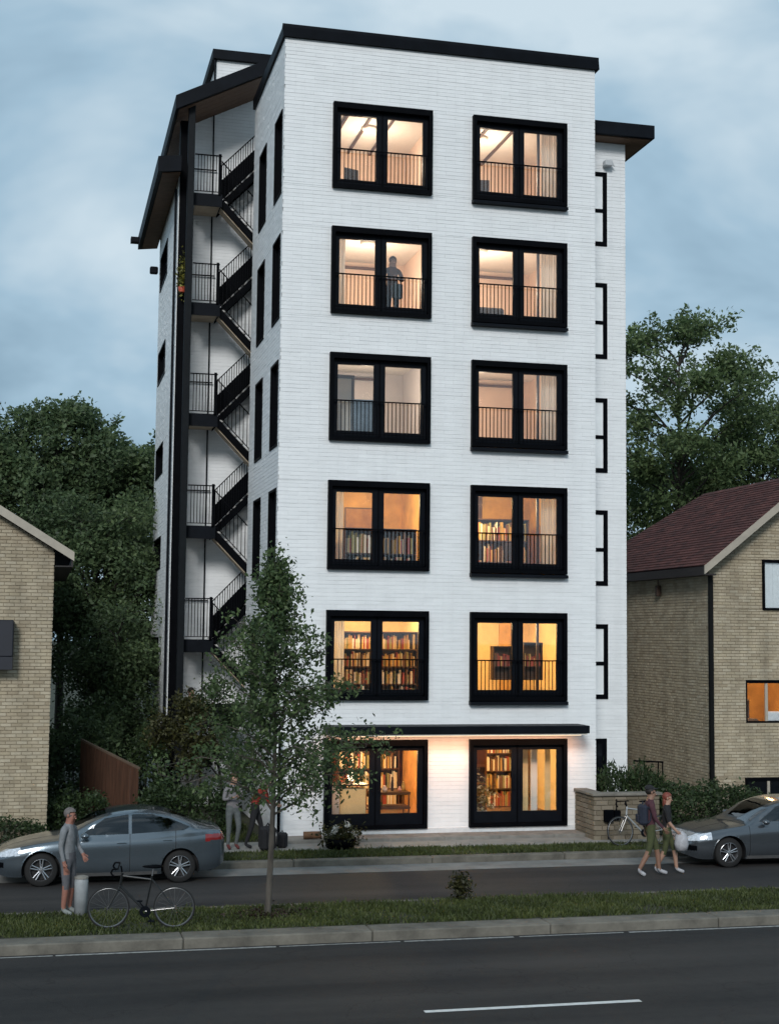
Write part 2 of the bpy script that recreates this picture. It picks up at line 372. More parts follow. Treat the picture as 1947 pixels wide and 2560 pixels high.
def rec_tree(rng, base, height, trunk_r, lean=(0,0), levels=4, spread=.6, first=.28, nb=(5,4,4,3), ratio=.62, droop=0.0, wob=.10):
    segs = []; tips = []
    def grow(p, d, L, r, lev):
        k = 4; q = p.copy(); dd = d.copy()
        pts = [q.copy()]
        for i in range(k):
            dd = dd + rng.normal(size=3)*(wob if lev == 0 else .10) + np.array([0,0,.05-droop*lev]); dd /= np.linalg.norm(dd)
            q2 = q + dd*L/k; segs.append((q.copy(), q2.copy(), r*(1-i/k*.5), r*(1-(i+1)/k*.5))); q = q2; pts.append(q.copy())
        if lev >= levels: tips.append(q); tips.append(pts[2]); return
        n = nb[min(lev, len(nb)-1)]
        for j in range(n):
            f = first+(1-first)*(j+rng.uniform(.2,.9))/n if lev == 0 else .35+.6*(j+rng.uniform(0,1))/n
            idx = min(int(f*k), k-1); pp = pts[idx]+(pts[idx+1]-pts[idx])*(f*k-idx)
            ang = rng.uniform(0, 2*math.pi)+j*2.4
            side = np.array([math.cos(ang), math.sin(ang), 0.0])
            side -= (side@dd)*dd; side /= np.linalg.norm(side)+1e-9
            nd = dd*(1-spread)+side*spread+np.array([0,0,.12]); nd /= np.linalg.norm(nd)
            grow(pp, nd, L*ratio*rng.uniform(.75,1.15)*(1.12-.55*f if lev == 0 else 1), r*.55, lev+1)
        tips.append(q)
    d0 = np.array([lean[0], lean[1], 1.0]); d0 /= np.linalg.norm(d0)
    grow(np.array(base, float), d0, height, trunk_r, 0)
    return segs, np.array(tips)
def tree(name, label, cat, loc, height, trunk_r, seed, m_leaf, m_b, nleaf, lsize, clump=.5, group=None, minr=.012, scale_xy=1.0, tonebias=0.0, **kw):
    rng = np.random.default_rng(seed)
    segs, tips = rec_tree(rng, (0,0,0), height*.72, trunk_r, **kw)
    if scale_xy != 1.0:
        tips = tips*np.array([scale_xy, scale_xy, 1]); segs = [(a*np.array([scale_xy,scale_xy,1]), b_*np.array([scale_xy,scale_xy,1]), r0, r1) for a, b_, r0, r1 in segs]
    # fit the wanted height
    kz = height/ max(tips[:,2].max()+clump*.6, .1)
    tips = tips*np.array([1,1,kz]); segs = [(a*np.array([1,1,kz]), b_*np.array([1,1,kz]), r0, r1) for a, b_, r0, r1 in segs]
    root = thing(name, loc, label, cat, group); L = np.array(loc)
    b = MB()
    for a, c, r0, r1 in segs:
        if r0 < minr*.35: continue
        b.tube(a+L, c+L, max(r0, minr*.5), max(r1, minr*.4), 8 if r0 > .05 else 4, caps=False)
    b.sm = True
    b.build('trunk', m_b, root)
    n = nleaf; idx = rng.integers(0, len(tips), n)
    ct = rng.uniform(-.25,.25,len(tips))
    off = rng.normal(size=(n,3))*clump*np.array([.55,.55,.42])
    C = tips[idx]+off
    # leave out leaves below the crown
    tone = np.clip(.42+ct[idx]+rng.normal(size=n)*.18+tonebias, 0, 1)
    quads_mesh('crown', m_leaf, leaf_quads(rng, C+L, lsize), tone, root)
    return root
def limb(b, p, q, r0, r1, rng, n=4, wob=.06, nn=7):
    p, q = np.array(p,float), np.array(q,float); L = np.linalg.norm(q-p); pts = [p]
    for i in range(1, n+1):
        t = i/n; pts.append(p+(q-p)*t+np.array([0,0,.10*L*math.sin(math.pi*t)])+(rng.normal(size=3)*wob*L*.5 if i < n else 0))
    for i in range(n): b.tube(pts[i], pts[i+1], r0+(r1-r0)*i/n, r0+(r1-r0)*(i+1)/n, nn, caps=False)
    return pts
def round_tree(label, loc, cz, rx, rz, seed, m_leaf, m_b, nclump, nleaf, lsize, trunk_r, group, csize=.62, fill=.35, cat='tree'):
    """crown of leaf clumps spread over an uneven ellipsoid, each clump fed by its own limb"""
    rng = np.random.default_rng(seed); L = np.array(loc, float); root = thing('broadleaf_tree', loc, label, cat, group)
    cen = []
    for i in range(nclump):
        z = 1-2*(i+.5)/nclump; ph = i*2.39996+rng.uniform(-.5,.5); k = math.sqrt(max(0,1-z*z))
        rr = rng.uniform(.72,1.02) if rng.random() > fill else rng.uniform(.25,.7)
        lump = 1+.14*math.sin(3*ph+seed)+.10*math.sin(5*z+seed*2)
        cen.append(np.array([rx*k*math.cos(ph)*rr*lump, rx*k*math.sin(ph)*rr*lump, cz-L[2]+rz*z*rr]))
    cen = np.array(cen); b = MB(); b.sm = True
    ztop = cz-L[2]+rz*.55; bend = rng.normal(size=2)*.25
    tp = [np.array([bend[0]*t*t, bend[1]*t*t, ztop*t]) for t in np.linspace(0,1,9)]
    for i in range(8): b.tube(tp[i]+L, tp[i+1]+L, trunk_r*(1-.85*i/8), trunk_r*(1-.85*(i+1)/8), 9, caps=False)
    tw = []
    for c in cen:
        zz = np.clip(c[2]-.55*np.hypot(c[0],c[1])-.4, ztop*.25, ztop*.97); i = min(int(zz/ztop*8), 7); p = tp[i]+(tp[i+1]-tp[i])*(zz/ztop*8-i)
        pts = limb(b, p+L, c+L, trunk_r*.30, .016, rng)
        for _ in range(5):
            q = c+rng.normal(size=3)*csize*np.array([.8,.8,.6]); b.tube(pts[-2]+(pts[-1]-pts[-2])*rng.random(), q+L, .012, .005, 4, caps=False); tw.append(q)
    b.build('trunk', m_b, root)
    w = rng.uniform(.5,1.5,nclump); idx = rng.choice(nclump, nleaf, p=w/w.sum()); sz = rng.uniform(.65,1.3,nclump); ct = rng.uniform(-.16,.2,nclump)
    d = rng.normal(size=(nleaf,3)); d /= np.linalg.norm(d,axis=1)[:,None]; rad_ = rng.random(nleaf)**.55
    C = cen[idx]+d*rad_[:,None]*(sz[idx]*csize*1.45)[:,None]*np.array([1.1,1.1,.72])
    k = rng.random(nleaf) < .25
    tw = np.array(tw); C[k] = tw[rng.integers(0,len(tw),k.sum())]+rng.normal(size=(k.sum(),3))*csize*.22
    quads_mesh('crown', m_leaf, leaf_quads(rng, C+L, lsize), np.clip(.42+ct[idx]+rng.normal(size=nleaf)*.17,0,1), root)
def slim_tree(label, loc, h, seed, m_leaf, m_b, nleaf, lsize, trunk_r):
    rng = np.random.default_rng(seed); L = np.array(loc,float); root = thing('street_tree', loc, label, 'tree')
    prof_z = [.33,.39,.46,.54,.63,.74,.86,.95,1.0]; prof_r = [.60,1.20,1.66,1.66,1.36,1.00,.70,.42,.14]
    b = MB(); b.sm = True; T = [np.array([.04*math.sin(4*t)+.06*t, .03*math.cos(5*t), h*.97*t]) for t in np.linspace(0,1,15)]
    for i in range(14): b.tube(T[i]+L, T[i+1]+L, trunk_r*(1-.9*i/14), trunk_r*(1-.9*(i+1)/14), 10, caps=False)
    pts_l = []; wts = []
    nb = 66
    for i in range(nb):
        t = .30+.66*(i/nb); ph = i*2.39996+rng.uniform(-.4,.4)
        k = min(int(t*14),13); p = T[k]+(T[k+1]-T[k])*(t*14-k)
        tip_t = t+rng.uniform(.06,.14); r = np.interp(tip_t, prof_z, prof_r)*rng.choice([.62,.8,.95,1.08,1.22])
        if math.cos(ph) > .4 and 0.42 < tip_t < .55: r *= 1.2
        q = np.array([p[0]+r*math.cos(ph), p[1]+r*math.sin(ph), h*tip_t*rng.uniform(.97,1.02)-.10*r])
        pp = limb(b, p+L, q+L, max(.020*(1-t)+.008,.007), .004, rng, 4, .07, 5)
        for f in np.linspace(.25,1.0,7):
            i0 = min(int(f*4),3); c = pp[i0]+(pp[i0+1]-pp[i0])*(f*4-i0)
            for _ in range(2):
                e = c+rng.normal(size=3)*np.array([.13,.13,.10])*(.6+.7*r/1.4); b.tube(c, e, .005, .0025, 3, caps=False); pts_l.append(e-L); wts.append(rng.uniform(.3,1.4))
    b.build('trunk', m_b, root)
    pts_l = np.array(pts_l); wts = np.array(wts); idx = rng.choice(len(pts_l), nleaf, p=wts/wts.sum()); ct = rng.uniform(-.15,.18,len(pts_l))
    C = pts_l[idx]+rng.normal(size=(nleaf,3))*np.array([.085,.085,.075])
    quads_mesh('crown', m_leaf, leaf_quads(rng, C+L, lsize), np.clip(.42+ct[idx]+rng.normal(size=nleaf)*.18,0,1), root)
def hedge(name, label, cat, x0, x1, y0, y1, z0, z1, seed, n, lsize, m_leaf, group=None, spiky=0.0, round_=.25):
    rng = np.random.default_rng(seed); c = np.array([(x0+x1)/2, (y0+y1)/2, z0])
    root = thing(name, tuple(c), label, cat, group)
    u = rng.uniform(-1,1,(n,3)); k = rng.integers(0,3,n); s = rng.random(n) < .75
    ax = rng.integers(0,3,n)
    u[np.arange(n)[s], ax[s]] = np.sign(u[np.arange(n)[s], ax[s]])*rng.uniform(.8,1.0,s.sum())
    u[:,2] = np.abs(u[:,2])
    # rounded, lumpy outline
    rr = 1-round_*np.maximum(0, (u[:,0]**2+u[:,1]**2)*.5)*u[:,2]
    h = np.array([(x1-x0)/2,(y1-y0)/2,z1-z0])
    lump = 1+.13*np.sin(u[:,0]*h[0]*5.1+seed)*np.cos(u[:,1]*h[1]*4.3)+.08*np.sin(u[:,0]*h[0]*11+2*seed)
    P = c+u*h*np.stack([np.ones(n), np.ones(n), rr*lump],1)+rng.normal(size=(n,3))*lsize*.8
    P[:,2] = np.maximum(P[:,2], z0+.02)
    tone = np.clip(.40+.25*np.sin(u[:,0]*h[0]*3.3+seed)*np.cos(u[:,2]*5)+rng.normal(size=n)*.17, 0, 1)
    Q = leaf_quads(rng, P, lsize)
    if spiky:
        Q[:,2,2] += rng.uniform(0,spiky,n)
    quads_mesh('foliage', m_leaf, Q, tone, root)
    b = MB()
    for i in range(max(4, int((x1-x0)*4))):
        px = rng.uniform(x0+.1, x1-.1); py = rng.uniform(y0+.1, y1-.1)
        q = (px, py, z0); w = (px+rng.uniform(-.12,.12), py+rng.uniform(-.12,.12), z0+(z1-z0)*.8)
        b.tube(q, w, .02, .008, 5)
    b.build('stem', m_barkd, root)
    return root
def grass(name, label, x0, x1, y0, y1, z, n, seed, hgt):
    rng = np.random.default_rng(seed)
    px = rng.uniform(x0,x1,n); py = rng.uniform(y0,y1,n)
    dens = .5+.5*np.sin(px*1.7+seed)*np.cos(py*3.1)+.5*np.sin(px*.6)
    bare = np.sin(px*2.1+1.3*np.sin(py*2.2)+seed)*np.sin(px*.73+py*1.9)+.35*rng.normal(size=n)
    keep = bare < .75; px, py, dens = px[keep], py[keep], dens[keep]; n = len(px)
    hh = hgt*rng.uniform(.45,1.2,n)*np.where(rng.random(n) < .02, 1.9, 1.0)*(.75+.25*np.clip(dens,0,1.5))
    a = rng.uniform(0,2*math.pi,n); w = rng.uniform(.008,.016,n)
    dx, dy = np.cos(a)*w, np.sin(a)*w; lx, ly = rng.normal(size=n)*hh*.45, rng.normal(size=n)*hh*.45
    B = np.stack([px,py,np.full(n,z)],1)
    P = np.stack([B-np.stack([dx,dy,0*dx],1), B+np.stack([dx,dy,0*dx],1), B+np.stack([lx+dx*.3,ly+dy*.3,hh],1), B+np.stack([lx-dx*.3,ly-dy*.3,hh],1)],1)
    tone = np.clip(.45+.22*np.sin(px*2.3+seed)*np.cos(py*2.9+px)+rng.normal(size=n)*.2, 0, 1)
    o = quads_mesh(name, m_grass, P, tone); tag(o, label, 'grass', kind='stuff')

# ------------------------------------------------------------------ bricks
class Bricks:
    def __init__(s, course, length, joint, depth, m, limit=300, jv=None):
        s.c, s.l, s.j, s.d, s.m, s.limit = course, length, joint, depth, m, limit; s.items = []; s.jv = jv or joint
    def wall(s, wallobj, o, u, n, z0, z1, span, openings, pick=False, seed=0):
        rng = random.Random(seed); o, u, n = Vector(o), Vector(u), Vector(n)
        row = 0; z = z0
        while z < z1-.02:
            h = min(s.c, z1-z)
            zs = sorted({z, z+h}|{q for op in openings for q in op[2:4] if z < q < z+h})
            for za, zb in zip(zs[:-1], zs[1:]):
                if zb-za < .02: continue
                ua, ub = span((za+zb)/2)
                iv = [(ua, ub)]
                for op in openings:
                    if op[2] < zb-1e-4 and op[3] > za+1e-4:
                        nv = []
                        for a, b_ in iv:
                            if op[1] <= a or op[0] >= b_: nv.append((a,b_)); continue
                            if op[0] > a: nv.append((a, op[0]))
                            if op[1] < b_: nv.append((op[1], b_))
                        iv = nv
                off = (row % 2)*s.l/2 + (row*.37 % 1)*.04
                for a, b_ in iv:
                    k = math.floor((a-off)/s.l)
                    while off+k*s.l < b_-.01:
                        p = max(a, off+k*s.l); q = min(b_, off+(k+1)*s.l); k += 1
                        if q-p < .03: continue
                        full = abs((q-p)-s.l) < 1e-4 and abs((zb-za)-s.c) < 1e-4
                        s.items.append((wallobj, o+u*(p+s.jv/2)+Vector((0,0,za+s.j/2)), u, n, q-p-s.jv, zb-za-s.j, s.d+rng.uniform(-.0025,.0025), rng.random(), full and pick))
            z += s.c; row += 1
    def finish(s, seed=0):
        cand = sorted([i for i, it in enumerate(s.items) if it[8]], key=lambda i: (s.items[i][1]-CAM).length)
        single = set(cand[:s.limit])
        L, H = s.l-s.jv, s.c-s.j
        def bverts(o, u, n, l, h, d):
            e = .004 if s.d > .01 else .002; ex_ = .004 if s.jv > .003 else .0005; zv = Vector((0,0,1))
            back = [o, o+u*l, o+u*l+zv*h, o+zv*h]
            fr = [o+u*ex_+zv*e+n*d, o+u*(l-ex_)+zv*e+n*d, o+u*(l-ex_)+zv*(h-e)+n*d, o+u*ex_+zv*(h-e)+n*d]
            return back+fr
        FS = [(4,5,6,7),(0,1,5,4),(1,2,6,5),(2,3,7,6),(3,0,4,7)]
        shared = {}
        groups = {}
        for i, (w, o, u, n, l, h, d, t, _) in enumerate(s.items):
            flip = u.cross(Vector((0,0,1))).dot(n) < 0
            fs = [f[::-1] for f in FS] if flip else FS
            if i in single:
                key = (tuple(u), tuple(n))
                if key not in shared:
                    me = bpy.data.meshes.new('brick'); me.from_pydata([tuple(p) for p in bverts(Vector(), u, n, L, H, s.d)], [], fs); me.materials.append(s.m); shared[key] = me
                ob = bpy.data.objects.new('brick', shared[key]); COL.objects.link(ob); ob.location = o+n*(d-s.d); attach(ob, w)
            else:
                b, ts = groups.setdefault(w.name, (MB(), []))
                b.add(bverts(o, u, n, l, h, d), fs); ts += [t]*5
        for wn, (b, ts) in groups.items():
            b.build('brickwork', s.m, bpy.data.objects[wn], kind='stuff', tone=ts)
def backing(b, o, u, n, us, zs, holes, th, mi=0):
    """wall slab of thickness th behind plane o (front) with rectangular holes; us/zs the overall ranges"""
    o, u, n = Vector(o), Vector(u), Vector(n); Z = Vector((0,0,1))
    U = sorted({us[0], us[1]}|{q for h in holes for q in h[:2] if us[0] < q < us[1]})
    Zs = sorted({zs[0], zs[1]}|{q for h in holes for q in h[2:4] if zs[0] < q < zs[1]})
    P = lambda a, z, d: o+u*a+Z*z-n*d
    for a, a2 in zip(U[:-1], U[1:]):
        for z, z2 in zip(Zs[:-1], Zs[1:]):
            ca, cz = (a+a2)/2, (z+z2)/2
            if any(h[0] < ca < h[1] and h[2] < cz < h[3] for h in holes): continue
            b.quad(P(a,z,0),P(a2,z,0),P(a2,z2,0),P(a,z2,0),mi); b.quad(P(a,z,th),P(a,z2,th),P(a2,z2,th),P(a2,z,th),mi)
    for h in holes:
        a, a2, z, z2 = h[:4]
        for p, q in (((a,z),(a2,z)),((a2,z),(a2,z2)),((a2,z2),(a,z2)),((a,z2),(a,z))):
            b.quad(P(*p,0),P(*q,0),P(*q,th),P(*p,th),mi)
    # outer edges
    for p, q in (((us[0],zs[0]),(us[1],zs[0])),((us[1],zs[0]),(us[1],zs[1])),((us[1],zs[1]),(us[0],zs[1])),((us[0],zs[1]),(us[0],zs[0]))):
        b.quad(P(*p,0),P(*q,0),P(*q,th),P(*p,th),mi)

# ================================================================== APARTMENT BUILDING
APT = thing('apartment_building', (3.9, 2.5, .17), 'tall white brick apartment block with black framed windows, several of them lit', 'building')
COLS = [(1.186, 3.645), (4.682, 7.118)]
ROWTOP = {r: 5.43+(5-r)*3.05 for r in range(1, 6)}
WH = (2.10, 2.23)
BD = .008                                     # brick depth, faces at Y=0
br = Bricks(.094, .47, .006, BD, m_white, jv=.0015)
EX = (1,0,0); FY = (0,-1,0)
# --- front wall (mortar plane at Y=.02, brick faces at Y=0)
holes = []
for r in range(1, 6):
    for c in range(2): holes.append((COLS[c][0]+.03, COLS[c][1]-.03, ROWTOP[r]-WH[c]+.03, ROWTOP[r]-.03))
for c in range(2): holes.append((COLS[c][0]+.03, COLS[c][1]-.03, .35, 2.38))
ZTOP = 19.13
b = MB(); backing(b, (0,BD,0), EX, FY, (.02, 7.88), (.2, ZTOP), holes, .22)
w_front = b.build('wall', m_wjoint, APT)
br.wall(w_front, (0,BD,0), EX, FY, .2, ZTOP, lambda z: (0, 7.9), holes, pick=True, seed=1)
# --- left side wall X=0, u runs along +Y
SIDEW = [(.19, 1.30), (2.67, 3.87)]
sh = [(a, c, ROWTOP[r]-.2-2.06, ROWTOP[r]-.2) for r in range(1, 6) for a, c in SIDEW]
b = MB(); backing(b, (BD,0,0), (0,1,0), (-1,0,0), (.24, 5.0), (.2, ZTOP), sh, .12)
w_side = b.build('wall', m_wjoint, APT)
br.wall(w_side, (BD,0,0), (0,1,0), (-1,0,0), .2, ZTOP, lambda z: (0.0, 5.0), sh, seed=2)
# --- right and rear closing walls (plain), roof deck
b = MB(); b.box(7.78, 7.88, .24, 5.0, .2, ZTOP); b.box(.14, 7.78, 4.9, 5.0, .2, ZTOP)
b.build('wall', m_wjoint, APT)
b = MB(); b.box(.14, 7.78, .24, 4.9, 18.45, 18.6); b.build('roof_deck', m_conc, APT)
# --- left side windows
def dark_window(parent, o, u, n, a, c, z0, z1, fr=.05, mull=None, pane=None, deep=False):
    """narrow window: frame ring + pane(s) set in the wall; u,n axes"""
    o, u, n = Vector(o), Vector(u), Vector(n)
    Mx = Matrix((u, -n, Vector((0,0,1)))).transposed().to_4x4(); Mx.translation = o
    b = MB()
    e_ = .10 if deep else .06; y_ = -.03
    b.box(a, a+fr, y_, e_, z0, z1, 0, Mx); b.box(c-fr, c, y_, e_, z0, z1, 0, Mx)
    b.box(a+fr, c-fr, y_, e_, z1-fr, z1, 0, Mx); b.box(a+fr, c-fr, y_, e_, z0, z0+fr, 0, Mx)
    if mull: b.box(a+fr, c-fr, y_, e_, mull-.05, mull+.05, 0, Mx)
    f = b.build('window', m_black, parent)
    parts = [(z0+fr, z1-fr)] if not mull else [(z0+fr, mull-.05), (mull+.05, z1-fr)]
    for za, zb in parts:
        p = MB(); p.box(a+fr, c-fr, .085 if deep else -.015, .097 if deep else .0, za, zb, 0, Mx); p.build('pane', pane or m_dglass, f)
    return f
for a, c, z0, z1 in sh: dark_window(APT, (BD,0,0), (0,1,0), (-1,0,0), a, c, z0, z1, .06, deep=True)
# --- parapet cap
b = MB()
x0, x1, y0, y1, z0, z1 = -.06, 7.99, -.09, 5.0, ZTOP, 19.42
b.prism([(x0,y0+.28,z0),(x0,y0,z0),(x0-.03,y0-.03,z1-.08),(x0-.03,y0-.03,z1),(x0,y0+.28,z1)], (x1-x0,0,0))
b.box(x0, x0+.34, y0+.282, y1, z0, z1-.004); b.box(x1-.34, x1, y0+.282, y1, z0, z1-.004)
b.build('parapet_cap', m_fascia, APT)
# --- big front windows
def big_window(c, z0, z1, sill, rail, ground=False):
    x0, x1 = COLS[c]
    b = MB()                                   # deep outer surround, proud of the wall
    t = .085; yo, yi = -.13, .22
    b.box(x0, x0+t, yo, yi, z0, z1); b.box(x1-t, x1, yo, yi, z0, z1)
    b.box(x0+t, x1-t, yo, yi, z1-.14, z1); b.box(x0+t, x1-t, yo, yi, z0, z0+.09); b.box((x0+x1)/2-.012, (x0+x1)/2+.012, .0, .16, z0+.09, z1-.14)
    f = b.build('window', m_black, APT)
    gx0, gx1 = x0+t, x1-t; mid = (gx0+gx1)/2
    zb, zt = z0+.09, z1-.14
    for k, (a, d) in enumerate(((gx0, mid-.012), (mid+.012, gx1))):
        s = .125
        b = MB(); b.box(a, a+s, .02, .10, zb, zt); b.box(d-s, d, .02, .10, zb, zt)
        b.box(a+s, d-s, .02, .10, zt-.12, zt); b.box(a+s, d-s, .02, .10, zb, zb+(.16 if not ground else .26))
        b.build('sash', m_frame, f)
        p = MB(); p.box(a+s, d-s, .055, .063, zb+(.16 if not ground else .26), zt-.12); p.build('pane', m_glass, f)
        if ground:
            h = MB(); hx = d-s/2 if k == 0 else a+s/2
            h.tube((hx,-.03,z0+.85),(hx,-.03,z0+1.25),.014); h.tube((hx,.02,z0+.88),(hx,-.03,z0+.88),.01); h.tube((hx,.02,z0+1.22),(hx,-.03,z0+1.22),.01)
            h.build('handle', m_frame, f)
    if sill:
        b = MB(); b.prism([(x0-.01,-.17,z0-.10),(x0-.01,.0,z0-.10),(x0-.01,.0,z0-.002),(x0-.01,-.16,z0-.03)], (x1-x0+.02,0,0)); b.build('sill', m_frame, f)
    if rail:
        zr = zb+.88
        b = MB(); b.box(gx0, gx1, -.10, -.07, zr-.03, zr); b.box(gx0, gx1, -.095, -.075, zb+.06, zb+.085); b.box(gx0, gx0+.012, -.094, -.076, zb+.085, zr-.03); b.box(gx1-.012, gx1, -.094, -.076, zb+.085, zr-.03)
        rl = b.build('balcony_railing', m_black, APT)
        me = None; n = 24
        for i in range(1, n):
            x = gx0+(gx1-gx0)*i/n
            if me is None:
                q = MB(); q.box(-.0085, .0085, -.0085, .0085, 0, zr-.03-zb-.085); bo = q.build('baluster', m_black, rl); me = bo.data
                bo.location = (x, -.085, zb+.085); attach(bo, rl)
            else:
                bo = bpy.data.objects.new('baluster', me); COL.objects.link(bo); bo.location = (x, -.085, zb+.085); attach(bo, rl)
    return f
for r in range(1, 6):
    for c in range(2):
        z1 = ROWTOP[r]; big_window(c, z1-WH[c]+(.12 if c else 0), z1, c == 1, True)
for c in range(2): big_window(c, .35, 2.41, False, False, ground=True)
b = MB(); b.box(.9, 7.55, -.06, .0, .2, .345); b.build('plinth', mat('white_plinth', (.62,.64,.65), .7, var=.1), APT)
# --- canopy over the shopfront
b = MB(); b.bbox(1.15, 7.42, -.82, -.03, 2.585, 2.765, .012); b.build('canopy', m_fascia, APT)
b = MB(); b.box(1.2, 7.37, -.78, -.04, 2.545, 2.583); cs = b.build('canopy_soffit', mat('pale_soffit', (.62,.58,.52), .7), APT)
m_spot = emit_mat('strip_lens', (1.0,.72,.42), 3)
b = MB(); b.box(1.3, 7.25, -.69, -.63, 2.533, 2.543); b.build('light_strip', m_spot, APT)
ld = bpy.data.lights.new('strip_light', 'AREA'); ld.shape = 'RECTANGLE'; ld.size = 6.0; ld.size_y = .06; ld.energy = 52; ld.color = (1.0,.50,.28); ld.spread = rad(110)
lo = bpy.data.objects.new('strip_light', ld); COL.objects.link(lo); lo.location = (4.25,-.66,2.525); lo.rotation_euler = (rad(44),0,0); attach(lo, APT)

# --- left wing: wall X=-2, behind the stair
XW = -2.0
wtop = {1: (16.35,15.28), 2: (13.36,12.35), 3: (10.36,9.45), 4: (7.62,6.68), 5: (4.72,3.82)}
wh = [(8.5, 11.0, wtop[r][1], wtop[r][0]) for r in wtop]
b = MB(); backing(b, (XW+BD,0,0), (0,1,0), (-1,0,0), (5.3, 11.6), (.2, 17.2), wh, .25); w_wing = b.build('wall', m_wjoint, APT)
br.wall(w_wing, (XW+BD,0,0), (0,1,0), (-1,0,0), .2, 17.2, lambda z: (5.3, 11.6), wh, seed=3)
for a, c, z0, z1 in wh: dark_window(APT, (XW+BD,0,0), (0,1,0), (-1,0,0), a, c, z0, z1, .06, deep=True)
# recess back wall Y=7, under the sloping roof
RX0, RZ0, RX1, RZ1 = -2.2, 19.12, .55, 20.52
slope = (RZ1-RZ0)/(RX1-RX0)
rz = lambda x: RZ0+(x-RX0)*slope
def span_back(z):
    lo = -1.72
    t = RX0+(z+.42-RZ0)/slope                # left of this the soffit is lower
    return (max(lo, t), 1.0)
b = MB(); b.prism([(-1.72,6.32,.2),(1.0,6.32,.2),(1.0,6.32,rz(1.0)-.40),(-1.72,6.32,rz(-1.72)-.40)], (0,.25,0)); w_back = b.build('wall', m_wjoint, APT)
br.wall(w_back, (0,6.32,0), EX, FY, .2, rz(1.0)-.41, span_back, [], seed=4)
b = MB(); b.box(-1.74, -1.70, 5.56, 6.3, .2, 17.0); b.box(1.0, 1.1, 5.1, 7.25, .2, 19.0); b.build('wall', m_wjoint, APT)
b = MB(); b.tube((-.98,6.26,.3),(-.98,6.26,rz(-.98)-.42),.02); b.build('downpipe', m_frame, APT)
b = MB(); b.tube((XW-.05,5.5,.3),(XW-.05,5.5,16.9),.035); b.build('downpipe', m_fascia, APT)
# black column and grey post
b = MB(); b.box(-1.98, -1.745, 5.28, 5.55, .2, 18.75); b.build('column', m_black, APT)
b = MB(); b.bbox(-1.82, -1.64, 4.72, 4.90, .2, rz(-1.64)-.36, .01); b.build('post', mat('post_paint', (.007,.009,.011), .5, var=.2, spec=.1), APT)
# roof over the stair: sloping slab with black fascia and timber soffit
b = MB()
def slab(b, x0, x1, y0, y1, zf, th, mi_top=0, mi_bot=1, lip=.10):
    a, c = zf(x0), zf(x1)
    b.prism([(x0,y0,a-th),(x1,y0,c-th),(x1,y0,c),(x0,y0,a)], (0,y1-y0,0), mi_top)
slab(b, RX0, RX1, 4.42, 9.75, rz, .38)
rf = b.build('roof', m_fascia, APT)
b = MB(); nb_ = 14
for i in range(nb_):
    ya = 4.56+(9.6-4.56)*i/nb_; yb = ya+(9.6-4.56)/nb_-.012
    b.prism([(RX0+.1,ya,rz(RX0+.1)-.405),(RX1,ya,rz(RX1)-.405),(RX1,ya,rz(RX1)-.385),(RX0+.1,ya,rz(RX0+.1)-.385)], (0,yb-ya,0))
b.build('soffit', m_wood, rf)
rz2 = lambda x: 17.45+(x+2.6)*.12
b = MB(); slab(b, -2.62, -2.01, 4.5, 12.6, rz2, .42)
b.box(-2.86, -2.60, 12.3, 12.6, 17.2, 17.36)
rf2 = b.build('roof', m_fascia, APT)
b = MB()
for i in range(20):
    ya = 4.62+7.84*i/20; b.prism([(-2.50,ya,rz2(-2.5)-.45),(-2.02,ya,rz2(-2.02)-.45),(-2.02,ya,rz2(-2.02)-.423),(-2.50,ya,rz2(-2.5)-.423)], (0,7.84/20-.012,0))
b.build('soffit', m_wood, rf2)
# penthouse on the roof
b = MB(); b.box(-.84, 5.0, 7.02, 11, 18.5, 21.25); pw = b.build('penthouse_wall', m_wjoint, APT)
br.wall(pw, (0,7.02,0), EX, FY, 18.6, 21.25, lambda z: (-.84, 3.0), [], seed=6)
br.wall(pw, (-.84,0,0), (0,1,0), (-1,0,0), 18.6, 21.25, lambda z: (7.02, 9.5), [], seed=7)
b = MB(); b.box(-.98, 5.1, 6.88, 11.1, 21.25, 21.52); b.tube((-.9,6.97,19.5),(-.9,6.97,21.25),.03); b.build('parapet_cap', m_fascia, APT)
b = MB(); b.box(-1.7, 9.5, 7.27, 13, .2, 18.4); b.build('wall', m_wjoint, APT)
# right wing, set back
rw = [(7.92, 9.03, z0, z1) for z0, z1 in ((15.2,17.21),(12.17,14.2),(9.15,11.12),(6.19,8.16),(3.26,5.19))]
rw.append((8.3, 8.99, .6, 2.25))
b = MB(); backing(b, (0,2.02,0), EX, FY, (7.9, 9.54), (.2, 18.0), [], .25); b.box(9.3, 9.54, 2.28, 12, .2, 18.0)
w_rw = b.build('wall', m_wjoint, APT)
br.wall(w_rw, (0,2.02,0), EX, FY, .2, 18.03, lambda z: (7.9, 9.56), rw, seed=8)
br.wall(w_rw, (9.54,0,0), (0,1,0), (1,0,0), .2, 18.03, lambda z: (2.0, 4.5), [], seed=9)
for i, (a, c, z0, z1) in enumerate(rw):
    dark_window(APT, (0,2.02,0), EX, FY, a, c, z0, z1, .12, (z0+z1)/2-.05 if i < 5 else None, m_shade if i < 5 else m_dglass)
b = MB(); b.bbox(7.9, 10.17, 1.45, 12.5, 18.06, 18.42, .01); rr_ = b.build('roof', m_fascia, APT)
b = MB()
for i in range(22): b.box(7.95, 10.08, 1.55+i*.5, 2.04+i*.5, 18.035, 18.058)
b.build('soffit', m_wood, rr_)
b = MB(); b.bbox(8.9, 9.12, 1.78, 1.98, 17.34, 17.50, .02); b.tube((9.12,1.88,17.46),(9.2,1.88,17.36),.02); b.build('wall_lamp', mat('lamp_housing', (.5,.52,.53), .5), APT)
b = MB(); b.bbox(-2.3, -2.05, 11.4, 11.6, 16.0, 16.22, .03); b.build('wall_lamp', m_fascia, APT)

